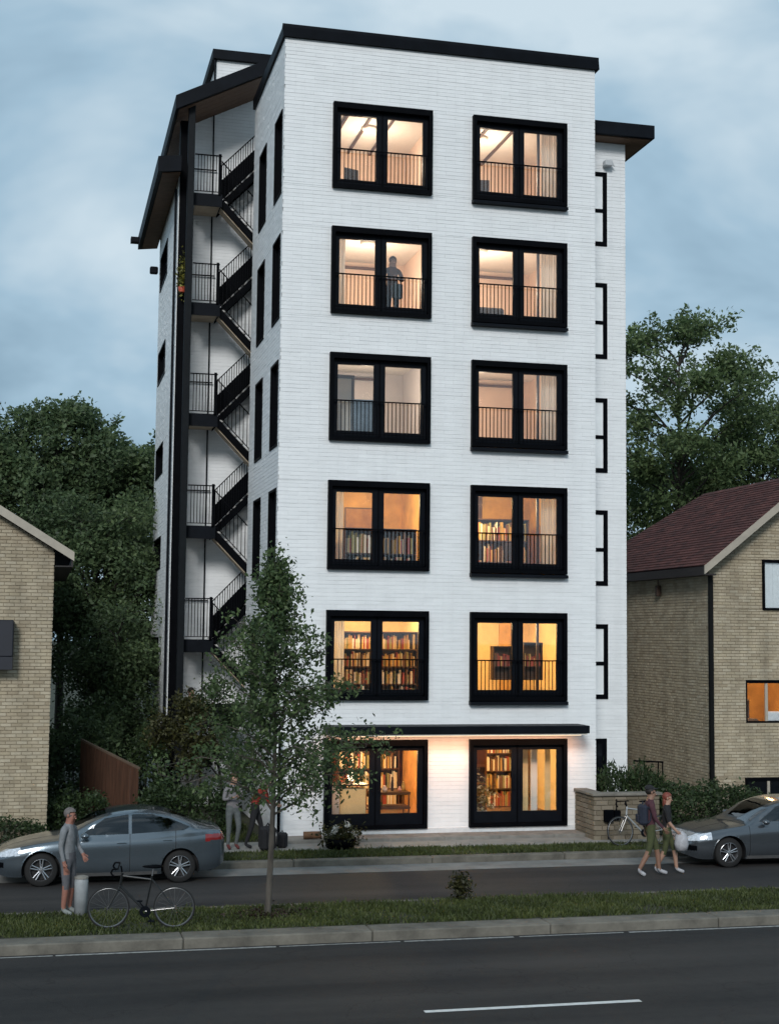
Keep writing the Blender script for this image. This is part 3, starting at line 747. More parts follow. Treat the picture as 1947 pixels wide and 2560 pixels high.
# --- stair in the recess: landings, flights, treads, railings
m_tread = mat('pale_tread', (.45,.44,.42), .8, var=.1)
LZ = [1.65+3.0*k for k in range(6)]
LX0, LX1 = -1.60, -.87
bal = {}
def baluster(parent, x, y, z0, h, key):
    if key not in bal:
        q = MB(); q.box(-.009, .009, -.009, .009, 0, h); o = q.build('baluster', m_black, parent); bal[key] = o.data
    else:
        o = bpy.data.objects.new('baluster', bal[key]); COL.objects.link(o)
    o.location = (x, y, z0); attach(o, parent)
for k, z in enumerate(LZ):
    b = MB(); b.box(LX0, LX1, 5.05, 6.28, z-.20, z); ln = b.build('landing', m_tread, APT)
    b = MB(); b.box(LX0+.06, LX1-.02, 5.12, 6.24, z-.225, z-.202); b.build('landing_soffit', m_soff, ln)
    b = MB(); b.box(LX0-.02, LX1+.02, 5.0, 5.05, z-.30, z+.04); b.build('fascia_beam', m_fascia, ln)
    if k == 0:
        b = MB(); b.box(-1.66, .0, 4.94, 5.0, z+.75, z+1.36); b.build('beam', m_fascia, APT); continue
    b = MB(); b.box(LX0, LX1, 5.02, 5.05, z+1.10, z+1.13); b.box(LX0, LX1, 5.02, 5.05, z+.10, z+.12)
    b.box(LX1-.09, LX1-.02, 5.0, 5.06, z, z+1.16)
    rl = b.build('stair_railing', m_black, APT)
    q = MB(); q.box(LX0, LX1, 6.22, 6.25, z+1.08, z+1.11); q.build('wall_rail', m_black, APT)
    for i in range(8): baluster(rl, LX0+.09+i*.082, 5.035, z+.12, .98, 'a')
    # flight going down to the right (front row) and the one coming down from above (rear row)
    run, rise, n = 1.45, 1.5, 8
    for fl, (ya, yb, zs, sgn) in enumerate(((5.10, 5.64, z, -1), (5.70, 6.22, z, 1))):
        x0 = LX1; x1 = LX1+run
        z1 = zs+sgn*rise
        b = MB(); b.prism([(x0,ya,zs-.27),(x1,ya,z1-.27),(x1,ya,z1-.02),(x0,ya,zs-.02)], (0,.05,0)); b.prism([(x0,yb-.05,zs-.27),(x1,yb-.05,z1-.27),(x1,yb-.05,z1-.02),(x0,yb-.05,zs-.02)], (0,.05,0))
        st = b.build('stair_flight', m_black, APT)
        if sgn == -1:
            b = MB(); b.prism([(x0,ya+.06,zs-.31),(x1,ya+.06,z1-.31),(x1,ya+.06,z1-.28),(x0,ya+.06,zs-.28)], (0,yb-ya-.12,0)); b.build('flight_soffit', m_soff, st)
        for i in range(n):
            tx = x0+run*i/n; tz = zs+sgn*rise*(i+.5)/n
            q = MB(); q.box(tx, tx+run/n+.03, ya+.05, yb-.05, tz-.05, tz); q.build('tread', m_tread, st)
        b = MB(); y = ya if sgn == -1 else ya
        b.prism([(x0,y,zs+.98),(x1,y,z1+.98),(x1,y,z1+1.02),(x0,y,zs+1.02)], (0,.03,0))
        b.prism([(x0,y,zs+.06),(x1,y,z1+.06),(x1,y,z1+.09),(x0,y,zs+.09)], (0,.03,0))
        b.box(x0, x0+.02, y+.004, y+.026, zs+.07, zs+1.0); b.box(x1-.02, x1, y+.004, y+.026, z1+.07, z1+1.0)
        rl2 = b.build('stair_railing', m_black, APT)
        if sgn == 1:
            q = MB(); q.prism([(x0+.03,y+.03,zs+.05),(x1,y+.03,z1+.05),(x1,y+.03,z1+.62),(x0+.03,y+.03,zs+.62)], (0,.012,0)); q.build('guard_panel', m_black, rl2)
            for i in range(1, 22):
                baluster(rl2, x0+run*i/22, y+.015, zs+rise*i/22+.09, .90, 'b')
        else:
            for i in range(1, 14):
                baluster(rl2, x0+run*i/14, y+.015, zs-rise*i/14+.09, .90, 'b')
    b = MB(); b.box(LX1+run, 1.0, 5.1, 6.24, z-1.7, z-1.5); b.build('landing', m_black, APT)

# --- rooms behind the windows: shells are parts of the building
def room(x0, x1, y0, y1, z0, z1, mw, mc, mf, parent=APT):
    b = MB(); b.quad((x0,y1,z0),(x1,y1,z0),(x1,y1,z1),(x0,y1,z1)); b.quad((x0,y0,z0),(x0,y1,z0),(x0,y1,z1),(x0,y0,z1)); b.quad((x1,y1,z0),(x1,y0,z0),(x1,y0,z1),(x1,y1,z1))
    b.quad((x0,y0,z1),(x0,y1,z1),(x1,y1,z1),(x1,y0,z1), 1); b.quad((x0,y0,z0),(x1,y0,z0),(x1,y1,z0),(x0,y1,z0), 2)
    return b.build('room', [mw, mc, mf], parent)
m_peach = mat('peach_wall', (.72,.55,.44), .8, var=.06, scale=1.2); m_cream = mat('cream_wall', (.80,.74,.64), .8, var=.05, scale=1.2)
m_amber = mat('amber_wall', (.60,.36,.10), .8, var=.25, scale=1.5); m_gold = mat('gold_wall', (.80,.62,.32), .8, var=.15, scale=1.2)
m_grey = mat('grey_wall', (.60,.56,.56), .8, var=.06, scale=1.2); m_rust = mat('rust_wall', (.58,.27,.08), .8, var=.4, scale=2.2)
m_ceil = mat('ceiling', (.78,.74,.68), .8, var=.04); m_floor = mat('room_floor', (.20,.12,.06), .5, var=.2, scale=5, stretch=(1,8,1))
FLN = {1: 'top floor', 2: 'second-highest floor', 3: 'third-highest floor', 4: 'fourth-highest floor', 5: 'floor above the canopy', 6: 'ground floor'}
SIDE = ('left', 'right')
WALLM = {(1,0): m_peach, (1,1): m_peach, (2,0): m_peach, (2,1): m_peach, (3,0): m_grey, (3,1): m_peach, (4,0): m_amber, (4,1): m_amber, (5,0): m_gold, (5,1): m_gold, (6,0): m_rust, (6,1): m_gold}
POW = {(1,0): 60, (1,1): 62, (2,0): 62, (2,1): 66, (3,0): 40, (3,1): 46, (4,0): 46, (4,1): 44, (5,0): 58, (5,1): 62, (6,0): 56, (6,1): 50}
m_bulb = emit_mat('warm_bulb', (1.0,.78,.5), 14)
m_lsh = mat('lamp_shade', (.75,.70,.62), .7)
LAMPXY = {}
for (r, c), mw in WALLM.items():
    x0, x1 = ((.16, 4.12), (4.18, 7.76))[c]
    z1 = ROWTOP[r]+.40 if r < 6 else 2.72
    z0 = ROWTOP[r]-2.27 if r < 6 else .30
    room(x0, x1, .245, 4.6, z0, z1, mw, m_ceil if r < 4 else mat('warm_ceiling', (.62,.42,.20), .8, var=.2, scale=3), m_floor)
    lx, ly = (x0+x1)/2+(.5 if c == 0 else -.3), 2.5
    if r in (4, 5):
        lam = thing('spot_bar', (lx, ly, z1), f'ceiling bar of small bright spotlights in the {SIDE[c]} room on the {FLN[r]}', 'lamp', 'ceiling lamps in the lit rooms')
        b = MB(); b.box(lx-.75, lx+.75, 1.58, 1.62, z1-.05, z1-.002); b.build('bar', m_lsh, lam)
        for q in range(4):
            qx = lx-.62+q*.41; b = MB(); b.tube((qx,1.6,z1-.05),(qx+.02,1.56,z1-.16),.04,.05,10); sp = b.build('spot', m_lsh, lam)
            b = MB(); b.ell((qx+.022,1.555,z1-.175),.04,.04,.03); b.build('bulb', m_bulb, sp, smooth=True)
    else:
        lam = thing('ceiling_lamp', (lx, ly, z1), f'flat round ceiling lamp in the {SIDE[c]} room on the {FLN[r]}', 'lamp', 'ceiling lamps in the lit rooms')
        b = MB(); b.lathe((lx,ly,z1-.10), [(0,0),(.16,.005),(.20,.05),(.20,.098)], 20); b.build('shade', m_lsh, lam, smooth=True)
    ld = bpy.data.lights.new('room_lamp_light', 'POINT'); ld.energy = POW[(r,c)]*(2.3 if r < 4 else 3.6); ld.shadow_soft_size = .1
    ld.color = (1.0,.80,.60) if r < 4 else (1.0,.71,.36)
    lo = bpy.data.objects.new('room_lamp_light', ld); COL.objects.link(lo); lo.location = (lx, ly, z1-(.95 if r < 4 else .62)); attach(lo, lam)

# --- left and right room furnishings (things of their own)
def FLZ(r): return ROWTOP[r]-2.27 if r < 6 else .30
m_walnut = mat('walnut', (.075,.032,.014), .5, var=.3, scale=4, stretch=(1,1,5)); m_fab = mat('sofa_fabric', (.10,.075,.06), .9, var=.2)
m_curt = mat('white_paintwork', (.80,.77,.72), .85, var=.05, scale=3)
m_veil = leaf_mat('white_curtain', (.84,.81,.76), (.84,.81,.76), (.84,.81,.76), .62); m_blue = mat('blue_cabinet', (.14,.19,.24), .6, var=.3, scale=3)
BOOKC = [mat('book_'+n_, c_, .7, var=.1) for n_, c_ in (('cream',(.68,.58,.42)),('ochre',(.55,.34,.10)),('red',(.32,.06,.04)),('brown',(.16,.08,.04)),('olive',(.30,.28,.12)),('white',(.75,.72,.66)))]
def curtain(x0, x1, y, z0, z1, label):
    n = 26; b = MB(); P = []
    for i in range(n+1):
        x = x0+(x1-x0)*i/n; yy = y+.035*math.sin(i*1.7)+.012*math.sin(i*3.9); P.append((x, yy))
    for (xa,ya),(xb,yb) in zip(P[:-1],P[1:]): b.quad((xa,ya,z0),(xb,yb,z0),(xb,yb,z1),(xa,ya,z1))
    o = b.build('curtain', m_veil, smooth=True); tag(o, label, 'curtain', 'white curtains in the lit rooms')
for r in (1, 2, 3, 4):
    if r < 4 or True: curtain(6.62, 7.06, .42, FLZ(r)+.02, ROWTOP[r]+.2, f'white curtain at the right edge of the right window on the {FLN[r]}')
curtain(1.30, 1.66, .42, FLZ(4)+.02, ROWTOP[4]+.2, f'narrow white curtain at the left edge of the left window on the {FLN[4]}')
curtain(1.30, 1.72, .42, FLZ(5)+.02, ROWTOP[5]+.2, 'white curtain in the left window above the canopy, partly behind leaves')
curtain(1.30, 1.62, .42, FLZ(2)+.02, ROWTOP[2]+.2, f'pale curtain at the left edge of the left window on the {FLN[2]}')
for r in (1, 2, 3, 4, 5):
    b = MB(); b.box(6.50, 6.56, .36, .42, FLZ(r), ROWTOP[r]+.39); o = b.build('room_post', m_walnut, APT)
def shelf(x0, x1, y, zf, h, rows, label, seed, books=True):
    rng = random.Random(seed)
    t = thing('bookcase', ((x0+x1)/2, y, zf), label, 'bookcase')
    b = MB(); b.box(x0, x0+.03, y-.16, y+.16, zf, zf+h); b.box(x1-.03, x1, y-.16, y+.16, zf, zf+h); b.box(x0+.03, x1-.03, y+.14, y+.16, zf, zf+h); b.build('case', m_walnut, t)
    for k in range(rows+1):
        z = zf+(h-.03)*k/rows; s_ = MB(); s_.box(x0+.03, x1-.03, y-.16, y+.14, z, z+.03); s_.build('shelf', m_walnut, t)
    b = MB()
    for k in range(rows):
        z = zf+(h-.03)*k/rows+.03; x = x0+.05; hh = (h-.03)/rows-.03
        while x < x1-.09:
            w = rng.uniform(.02,.06); bh = hh*rng.uniform(.55,.92)
            if rng.random() < .88: b.box(x, x+w-.003, y-.12, y+.1, z, z+bh, rng.randrange(len(BOOKC)))
            x += w
    b.build('books', BOOKC, t, kind='stuff')
shelf(2.1, 4.08, 2.7, FLZ(5), 1.78, 4, 'tall walnut bookcase full of books in the left room just above the canopy', 4)
shelf(1.85, 3.65, 1.3, FLZ(4), 1.25, 2, 'low walnut shelf of pale bottles and books in the left room on the fourth-highest floor', 9)
def chair(x, y, zf, rz_, label, m, group=None):
    t = thing('chair', (0,0,0), label, 'chair', group)
    b = MB(); b.bbox(-.22,.22,-.22,.22,.42,.47,.01); b.build('seat', m, t)
    b = MB(); b.bbox(-.21,.21,.19,.22,.50,.95,.01); b.build('backrest', m, t)
    for sx in (-.19,.19):
        for sy, h in ((-.19,.42),(.2,.50)):
            b = MB(); b.tube((sx,sy,0),(sx,sy,h),.018,.02,6); b.build('leg', m_walnut, t)
    t.location = (x, y, zf); t.rotation_euler = (0,0,rz_); return t
chair(1.75, 1.0, FLZ(1), rad(200), 'low dark chair by the left window on the top floor', m_fab)
chair(5.2, 1.0, FLZ(1), rad(170), 'reddish brown chair by the right window on the top floor', m_walnut)
chair(5.05, .95, FLZ(4), rad(180), 'dark dining chair left behind the right window on the fourth-highest floor', m_walnut)
chair(6.1, 1.0, FLZ(4), rad(150), 'dark dining chair beside the thin post in the right room on the fourth-highest floor', m_walnut)
t = thing('sofa', (5.2, 1.5, FLZ(2)), 'dark brown sofa under the right window on the second-highest floor', 'sofa')
b = MB(); b.bbox(4.75,5.85,1.2,1.9,FLZ(2)+.1,FLZ(2)+.42,.03); b.build('seat', m_fab, t); b = MB(); b.bbox(4.75,5.85,.98,1.2,FLZ(2)+.1,FLZ(2)+.80,.04); b.build('backrest', m_fab, t)
b = MB(); b.bbox(4.6,4.75,1.0,1.9,FLZ(2)+.1,FLZ(2)+.6,.03); b.build('armrest', m_fab, t)
t = thing('cabinet', (2.2, 1.2, FLZ(3)), 'blue grey cabinet standing behind the left window on the third-highest floor', 'cabinet')
b = MB(); b.bbox(2.0,2.62,1.0,1.4,FLZ(3),FLZ(3)+1.35,.01); b.build('case', m_blue, t)
for i in range(2):
    b = MB(); b.bbox(2.03+i*.295,2.30+i*.295,.985,1.0,FLZ(3)+.05,FLZ(3)+1.3,.004); b.build('door', m_blue, t)
t = thing('door_frame', (1.5, 3.0, FLZ(3)), 'dark door frame round a white door in the left room on the third-highest floor', 'door')
b = MB(); b.box(2.05,2.12,1.5,1.6,FLZ(3),FLZ(3)+1.95); b.box(1.2,2.12,1.5,1.6,FLZ(3)+1.95,FLZ(3)+2.03); b.build('frame', m_walnut, t); b = MB(); b.box(1.2,2.05,1.53,1.57,FLZ(3),FLZ(3)+1.95); b.build('door_leaf', m_curt, t)
for i, (xa, xb, zt, lab) in enumerate(((5.58,6.06,1.45,'left of the two dark wall cupboards in the right room just above the canopy'), (6.36,6.86,1.55,'right of the two dark wall cupboards in the right room just above the canopy'))):
    t = thing('wall_cupboard', (xa, 1.05, FLZ(5)+.85), lab, 'cupboard', 'wall cupboards just above the canopy')
    z0 = FLZ(5)+.62; z1 = FLZ(5)+zt
    b = MB(); b.box(xa,xb,0.92,1.2,z0,z0+.03); b.box(xa,xb,0.92,1.2,z1-.03,z1); b.box(xa,xa+.03,0.92,1.2,z0+.03,z1-.03); b.box(xb-.03,xb,0.92,1.2,z0+.03,z1-.03); b.box(xa+.03,xb-.03,1.16,1.2,z0+.03,z1-.03); b.build('case', m_walnut, t)
    b = MB(); x = xa+.04
    rng = random.Random(i)
    while x < xb-.07: w = rng.uniform(.025,.05); b.box(x,x+w-.003,0.96,1.12,z0+.34,z0+.34+rng.uniform(.2,.34),rng.choice([1,2,2,3])); x += w
    b.build('books', BOOKC, t, kind='stuff')
    b = MB(); b.box(xa+.03,xb-.03,0.93,1.16,z0+.32,z0+.34); b.build('shelf', m_walnut, t)
# ground floor: counter with lamp, orange shelves, glazed cabinet, plant, curtain strips
t = thing('counter', (2.0, 1.3, .3), 'pale shop counter behind the left ground floor window', 'counter')
b = MB(); b.bbox(1.35,1.75,.9,1.4,.3,1.25,.01); b.build('end_panel', m_curt, t); b = MB(); b.bbox(1.78,2.42,1.0,1.4,.3,1.18,.01); b.build('front_panel', m_gold, t); b = MB(); b.bbox(1.32,2.45,.88,1.45,1.252,1.29,.006); b.build('worktop', m_walnut, t)
t = thing('table_lamp', (2.1, 1.2, 1.29), 'round glowing table lamp on the counter behind the left ground floor window', 'lamp')
b = MB(); b.tube((2.1,1.2,1.29),(2.1,1.2,1.34),.05,.03); b.build('base', m_walnut, t); b = MB(); b.ell((2.1,1.2,1.45),.10,.10,.11); b.build('globe', emit_mat('globe_glow', (1,.82,.55), 5), t, smooth=True)
t = thing('display_table', (3.05, 1.4, .3), 'dark display table of goods behind the right pane of the left ground floor window', 'table')
b = MB(); b.bbox(2.6,3.55,1.1,1.7,1.0,1.07,.01); b.build('tabletop', m_walnut, t); b = MB(); b.bbox(2.6,3.55,1.1,1.7,.66,.72,.01); b.build('shelf', m_walnut, t)
for x in (2.63,3.5):
    for y in (1.13,1.65): b = MB(); b.box(x,x+.03,y,y+.03,.3,.998); b.build('leg', m_walnut, t)
rng = random.Random(5)
m_pot = [mat('pot_'+n_, c_, .5, var=.1) for n_, c_ in (('red',(.45,.08,.04)),('white',(.75,.68,.6)),('dark',(.03,.02,.02)),('pink',(.6,.3,.22)))]
for i, (n_, c_, hh, rr, x, y, z) in enumerate((('tall red',(.45,.08,.04),.30,.06,2.72,1.35,1.07),('round white',(.75,.68,.6),.14,.075,2.95,1.3,1.07),('slim black',(.03,.02,.02),.34,.04,3.16,1.4,1.07),('small pink',(.6,.3,.22),.12,.05,3.32,1.28,1.07),('ochre',(.5,.3,.06),.22,.055,3.46,1.45,1.07),('low green',(.10,.16,.06),.12,.08,2.85,1.4,.72))):
    b = MB(); b.lathe((x,y,z), [(0,0),(rr*.8,0),(rr,hh*.5),(rr*.45,hh*.85),(rr*.55,hh),(0,hh)], 10)
    o = b.build('jar', mat('jar_glaze', c_, .5, var=.1), smooth=True); tag(o, n_+' jar on the dark display table in the left ground floor window', 'jar')
t = thing('display_cabinet', (5.0, 2.0, .3), 'tall amber cabinet with arched doors behind the right ground floor window', 'cabinet')
b = MB(); b.bbox(4.7,5.7,1.8,2.3,.3,2.35,.01); b.build('case', mat('amber_wood', (.42,.18,.05), .5, var=.3, scale=3, stretch=(1,1,4)), t)
for i in range(2):
    xa = 4.75+i*.47
    for za, zb, arch in ((.4,1.15,0),(1.22,1.58,0),(1.65,2.28,1)):
        b = MB()
        if arch:
            poly = [(xa,1.78,za),(xa+.43,1.78,za),(xa+.43,1.78,zb-.2)]+[(xa+.215+.215*math.cos(a_),1.78,zb-.2+.2*math.sin(a_)) for a_ in np.linspace(.3,math.pi-.3,8)]+[(xa,1.78,zb-.2)]
            b.prism(poly, (0,.018,0))
        else: b.bbox(xa,xa+.43,1.78,1.798,za,zb,.006)
        b.build('door', m_walnut if not arch else mat('rust_panel', (.36,.13,.03), .4), t)
rng = np.random.default_rng(8)
t = thing('potted_plant', (5.25, .95, .3), 'leafy potted plant with pale blossoms behind the right ground floor window', 'plant')
b = MB(); b.lathe((5.25,.95,.3), [(0,0),(.14,0),(.18,.32),(.15,.32)], 14); b.build('pot', m_pot[1], t, smooth=True)
P = np.array([5.25,.95,.95])+rng.normal(size=(420,3))*np.array([.2,.15,.24]); quads_mesh('foliage', leaf_mat('blossom_leaf', (.12,.10,.02), (.35,.26,.10), (.7,.6,.4)), leaf_quads(rng, P, .09), rng.random(420), t)
for i, (x0, x1, m) in enumerate(((6.12,6.42,m_gold),(6.5,6.66,m_curt),(6.86,7.0,m_gold))):
    b = MB(); b.box(x0,x1,.75,.80,.3,2.5); o = b.build('drape', m); tag(o, ('wide golden', 'narrow white', 'narrow golden')[i]+' drape behind the right leaf of the right ground floor window', 'drape', None)
def picture(x0, x1, z0, z1, y, label, c1, c2):
    t = thing('picture', ((x0+x1)/2, y, z0), label, 'picture')
    b = MB(); b.box(x0,x1,y-.03,y,z0,z0+.03); b.box(x0,x1,y-.03,y,z1-.03,z1); b.box(x0,x0+.03,y-.03,y,z0+.03,z1-.03); b.box(x1-.03,x1,y-.03,y,z0+.03,z1-.03); b.build('frame', m_walnut, t)
    b = MB(); b.box(x0+.03,x1-.03,y-.015,y-.002,z0+.03,z1-.03); b.build('canvas', mat('canvas', c1, .7, var=.2, scale=2.5, col2=c2), t)
picture(5.0, 5.9, FLZ(3)+1.4, FLZ(3)+2.1, 4.58, 'framed picture on the back wall of the right room on the third-highest floor', (.4,.3,.28), (.2,.18,.2))
picture(2.55, 3.35, FLZ(4)+1.45, FLZ(4)+2.05, 4.58, 'dark framed picture above the shelf in the left room on the fourth-highest floor', (.25,.12,.05), (.45,.25,.08))
shelf(5.7, 7.3, 3.4, FLZ(4), 1.75, 3, 'walnut shelf at the back of the right room on the fourth-highest floor', 19)
shelf(2.35, 4.0, 4.2, .30, 2.1, 4, 'tall shelf of goods at the back of the left ground floor shop', 23)
shelf(4.6, 5.6, 4.2, FLZ(2), 1.2, 2, 'low bookcase at the back of the right room on the second-highest floor', 29)
shelf(5.95, 7.4, 4.2, .30, 1.9, 4, 'shelf of goods at the back of the right ground floor room', 37)
# wall panels and hanging rails that break up the amber rooms
for (x, w, r_) in ((4.35,.35,5),(5.1,.12,5),(6.9,.3,5),(2.0,.10,4),(6.2,.18,4)):
    b = MB(); b.box(x, x+w, 4.50, 4.59, FLZ(r_), ROWTOP[r_]+.38); b.build('wall_panel', m_walnut if w < .2 else m_amber, APT)
for c, xs_ in ((0,(.9,3.4)),(1,(4.6,7.4))):
    for r_ in (2,3,4,5):
        b = MB(); b.box(xs_[0], xs_[1], 4.42, 4.59, ROWTOP[r_]+.20, ROWTOP[r_]+.24); b.build('picture_rail', m_walnut, APT)
rng = random.Random(11)
# beams on the top floor ceilings
for c, xs in ((0, (1.3,1.9,2.5,3.1)), (1, (4.9,5.6,6.3))):
    for x in xs:
        b = MB(); b.box(x-.03, x+.03, .3, 4.5, ROWTOP[1]+.33, ROWTOP[1]+.395); b.build('ceiling_beam', m_walnut, APT)
br.finish()

# ================================================================== HOUSES
def house_bricks(): return Bricks(.078, .235, .010, .018, m_tan, jv=.006)
# --- right house
RH = thing('brick_house', (14.3, 5.5, .17), 'tan brick house with a dark red shingle roof on the right of the white block', 'house')
hb = house_bricks()
X0, X1, YF, YB, ZE, XR, ZR = 11.42, 17.2, 1.03, 10.2, 6.62, 14.31, 9.28
k_ = (ZR-6.72)/(XR-11.09)
rake = lambda x: 6.72+(x-11.09)*k_ if x < XR else ZR-(x-XR)*k_
wins = [(12.91, 15.2, 5.61, 6.91), (12.42, 14.6, 2.69, 3.79), (12.37, 14.6, .45, 1.3)]
b = MB(); backing(b, (0,YF,0), EX, FY, (X0,X1), (.1,6.5), [wins[1]], .24)
b.prism([(X0,YF,6.5),(X1,YF,6.5),(X1,YF,rake(X1)-.15),(XR,YF,ZR-.15),(X0,YF,rake(X0)-.15)], (0,.24,0))
wf = b.build('wall', m_tjoint, RH)
def span_r(z):
    if z < rake(X0)-.18: return (X0-.03, X1)
    x = 11.09+(z+.16-6.72)/k_
    return (max(X0-.03, x), min(X1, 2*XR-x))
hb.wall(wf, (0,YF,0), EX, FY, .1, 9.1, span_r, wins, pick=True, seed=21)
b = MB(); backing(b, (X0,0,0), (0,1,0), (-1,0,0), (YF+.24,YB), (.1,ZE), [], .24); b.box(X0+.24,X1,YB-.2,YB,.1,ZE); b.box(X1-.2,X1,YF+.24,YB-.2,.1,ZE); ws = b.build('wall', m_tjoint, RH)
hb.wall(ws, (X0,0,0), (0,1,0), (-1,0,0), .1, ZE-.06, lambda z: (YF-.03, YB), [], seed=22)
hb.finish()
# windows
def house_window(parent, x0, x1, z0, z1, y, mullx, pm, ledge=True):
    b = MB(); fr = .05
    b.box(x0,x0+fr,y-.02,y+.06,z0,z1); b.box(x1-fr,x1,y-.02,y+.06,z0,z1); b.box(x0+fr,x1-fr,y-.02,y+.06,z1-fr*1.6,z1); b.box(x0+fr,x1-fr,y-.02,y+.06,z0,z0+fr)
    f = b.build('window', m_black, parent)
    xs = [x0+fr]+mullx+[x1-fr]
    for i, mxx in enumerate(mullx):
        b = MB(); b.box(mxx-.035,mxx+.035,y-.01,y+.05,z0+fr,z1-fr*1.6); b.build('mullion', m_trim, f)
    for i in range(len(xs)-1):
        a = xs[i]+(.035 if i else 0); c = xs[i+1]-(.035 if i < len(xs)-2 else 0)
        b = MB(); b.box(a,c,y+.012,y+.02,z0+fr,z1-fr*1.6); b.build('pane', pm, f)
    return f
f1 = house_window(RH, *wins[0][:2], wins[0][2], wins[0][3], YF-.065, [13.9], m_glass)
b = MB()
for i in range(18): b.box(12.97+i*.122, 12.97+i*.122+.118, YF+.02-.004+.003*(i % 2), YF+.022+.003*(i % 2), 5.66, 6.84)
for i in range(len(b.v)): b.v[i] = (b.v[i][0], b.v[i][1]-.04, b.v[i][2])
b.build('vertical_blind', mat('blind_slat', (.72,.75,.76), .8, var=.06), f1)
house_window(RH, *wins[1][:2], wins[1][2], wins[1][3], YF+.03, [13.02], m_glass)
house_window(RH, *wins[2][:2], wins[2][2], wins[2][3], YF-.065, [13.0], m_dglass)
room(12.3, 14.7, YF+.25, 4.2, 2.3, 4.2, m_amber, m_ceil, m_floor, RH)
ld = bpy.data.lights.new('room_light','POINT'); ld.energy = 60; ld.color = (1,.62,.3); ld.shadow_soft_size = .1
lo = bpy.data.objects.new('room_light', ld); COL.objects.link(lo); lo.location = (13.2,2.6,3.8); attach(lo, RH)
t = thing('armchair', (12.95,2.0,2.3), 'dark armchair behind the lit window of the right brick house', 'chair')
b = MB(); b.bbox(12.7,13.2,1.8,2.3,2.4,2.75,.04); b.build('seat', m_fab, t); b = MB(); b.bbox(12.7,13.2,2.3,2.42,2.4,3.25,.04); b.build('backrest', m_fab, t)
b = MB(); b.bbox(13.06,13.5,YF+.06,YF+.2,2.74,2.98,.01); o = b.build('box', mat('white_box', (.7,.72,.74), .6)); tag(o, 'white box on the sill of the lit window of the right brick house', 'box')
# roof with shingles
b = MB(); OX, OZ = 11.09, 6.72; YH0, YH1, YR = .55, 10.4, 7.0
b.prism([(OX,YH0,OZ-.12),(XR,YH0,ZR-.12),(2*XR-OX,YH0,OZ-.12),(2*XR-OX,YH0,OZ-.02),(XR,YH0,ZR-.02),(OX,YH0,OZ-.02)], (0,YR-YH0,0))
# hipped far end
V = [(OX,YR,OZ-.02),(XR,YR,ZR-.02),(2*XR-OX,YR,OZ-.02),(OX,YH1,OZ-.02),(2*XR-OX,YH1,OZ-.02)]
b.add(V, [(0,3,1),(1,4,2),(1,3,4),(0,2,4,3)])
m_roof = mat('roof_felt', (.030,.012,.012), .9)
rfo = b.build('roof', m_roof, RH)
m_shingle = tone_mat('red_shingle', [(.050,.015,.013),(.100,.030,.025),(.068,.020,.017),(.125,.042,.034),(.054,.018,.015)], rough=.92, bump=.8, bscale=120, nvar=.3)
# shingles: course .13 up the slope, tabs .32 along Y; tilted thin boxes
sv = Vector((XR-OX, 0, ZR-OZ)); SL = sv.length; sv.normalize(); nv = Vector((-sv.z, 0, sv.x)); yv = Vector((0,1,0))
rng = random.Random(77); sh_items = []
nc = int(SL/.13)
for i in range(nc):
    s0 = i*.13
    fr_ = s0/SL
    ymax = YH1+(YR-YH1)*fr_-.03
    y = YH0-.02+(i % 2)*.16
    y -= .32
    while y < ymax:
        a, c = max(y, YH0-.03), min(y+.315, ymax)
        if c-a > .04:
            base = Vector((OX,0,OZ))+sv*(s0-.03)+yv*a+nv*(.004)
            sh_items.append((base, c-a, rng.random(), abs(c-a-.315) < 1e-4))
        y += .32
def shv(o, l, j=0):
    t0 = .028+j; t1 = .006
    return [o, o+yv*l, o+yv*l+sv*.17, o+sv*.17, o+nv*t0, o+yv*l+nv*t0, o+yv*l+sv*.17+nv*t1, o+sv*.17+nv*t1]
SFS = [(4,7,6,5),(0,4,5,1),(1,5,6,2),(3,7,4,0)]
order = sorted([i for i, it in enumerate(sh_items) if it[3]], key=lambda i: (sh_items[i][0]-CAM).length)[:300]
sing = set(order); me = bpy.data.meshes.new('shingle'); me.from_pydata([tuple(p) for p in shv(Vector(), .315)], [], SFS); me.materials.append(m_shingle)
b = MB(); ts = []
for i, (o, l, t_, full) in enumerate(sh_items):
    if i in sing:
        ob = bpy.data.objects.new('shingle', me); COL.objects.link(ob); ob.location = o; attach(ob, rfo)
    else: b.add(shv(o, l, rng.uniform(-.004,.004)), SFS); ts += [t_]*4
b.build('shingle_field', m_shingle, rfo, kind='stuff', tone=ts)
# rake boards, eave fascia, gutter pipe, vent
b = MB(); b.prism([(OX-.04,.50,OZ-.24),(XR,.50,ZR-.20),(XR,.50,ZR+.02),(OX-.04,.50,OZ-.02)], (0,.05,0)); b.prism([(XR,.50,ZR-.20),(2*XR-OX,.50,OZ-.22),(2*XR-OX,.50,OZ),(XR,.50,ZR+.02)], (0,.05,0)); b.build('rake_board', m_trim, RH)
b = MB(); b.box(OX-.03,OX+.02,.56,10.4,OZ-.26,OZ-.04); b.box(OX+.02,X0-.03,.56,10.3,OZ-.26,OZ-.22); b.build('eave_fascia', mat('brown_fascia', (.018,.013,.012), .6), RH)
b = MB(); b.bbox(11.36,11.47,YF-.14,YF-.04,.2,OZ-.22,.01); b.build('downpipe', mat('brown_pipe', (.007,.007,.007), .5, spec=.1), RH)
b = MB(); b.bbox(X0-.16,X0-.035,3.9,4.05,6.0,6.30,.02); b.tube((X0-.1,3.97,6.3),(X0-.1,3.97,6.45),.02); b.build('vent', mat('vent_brown', (.045,.024,.015), .6), RH)
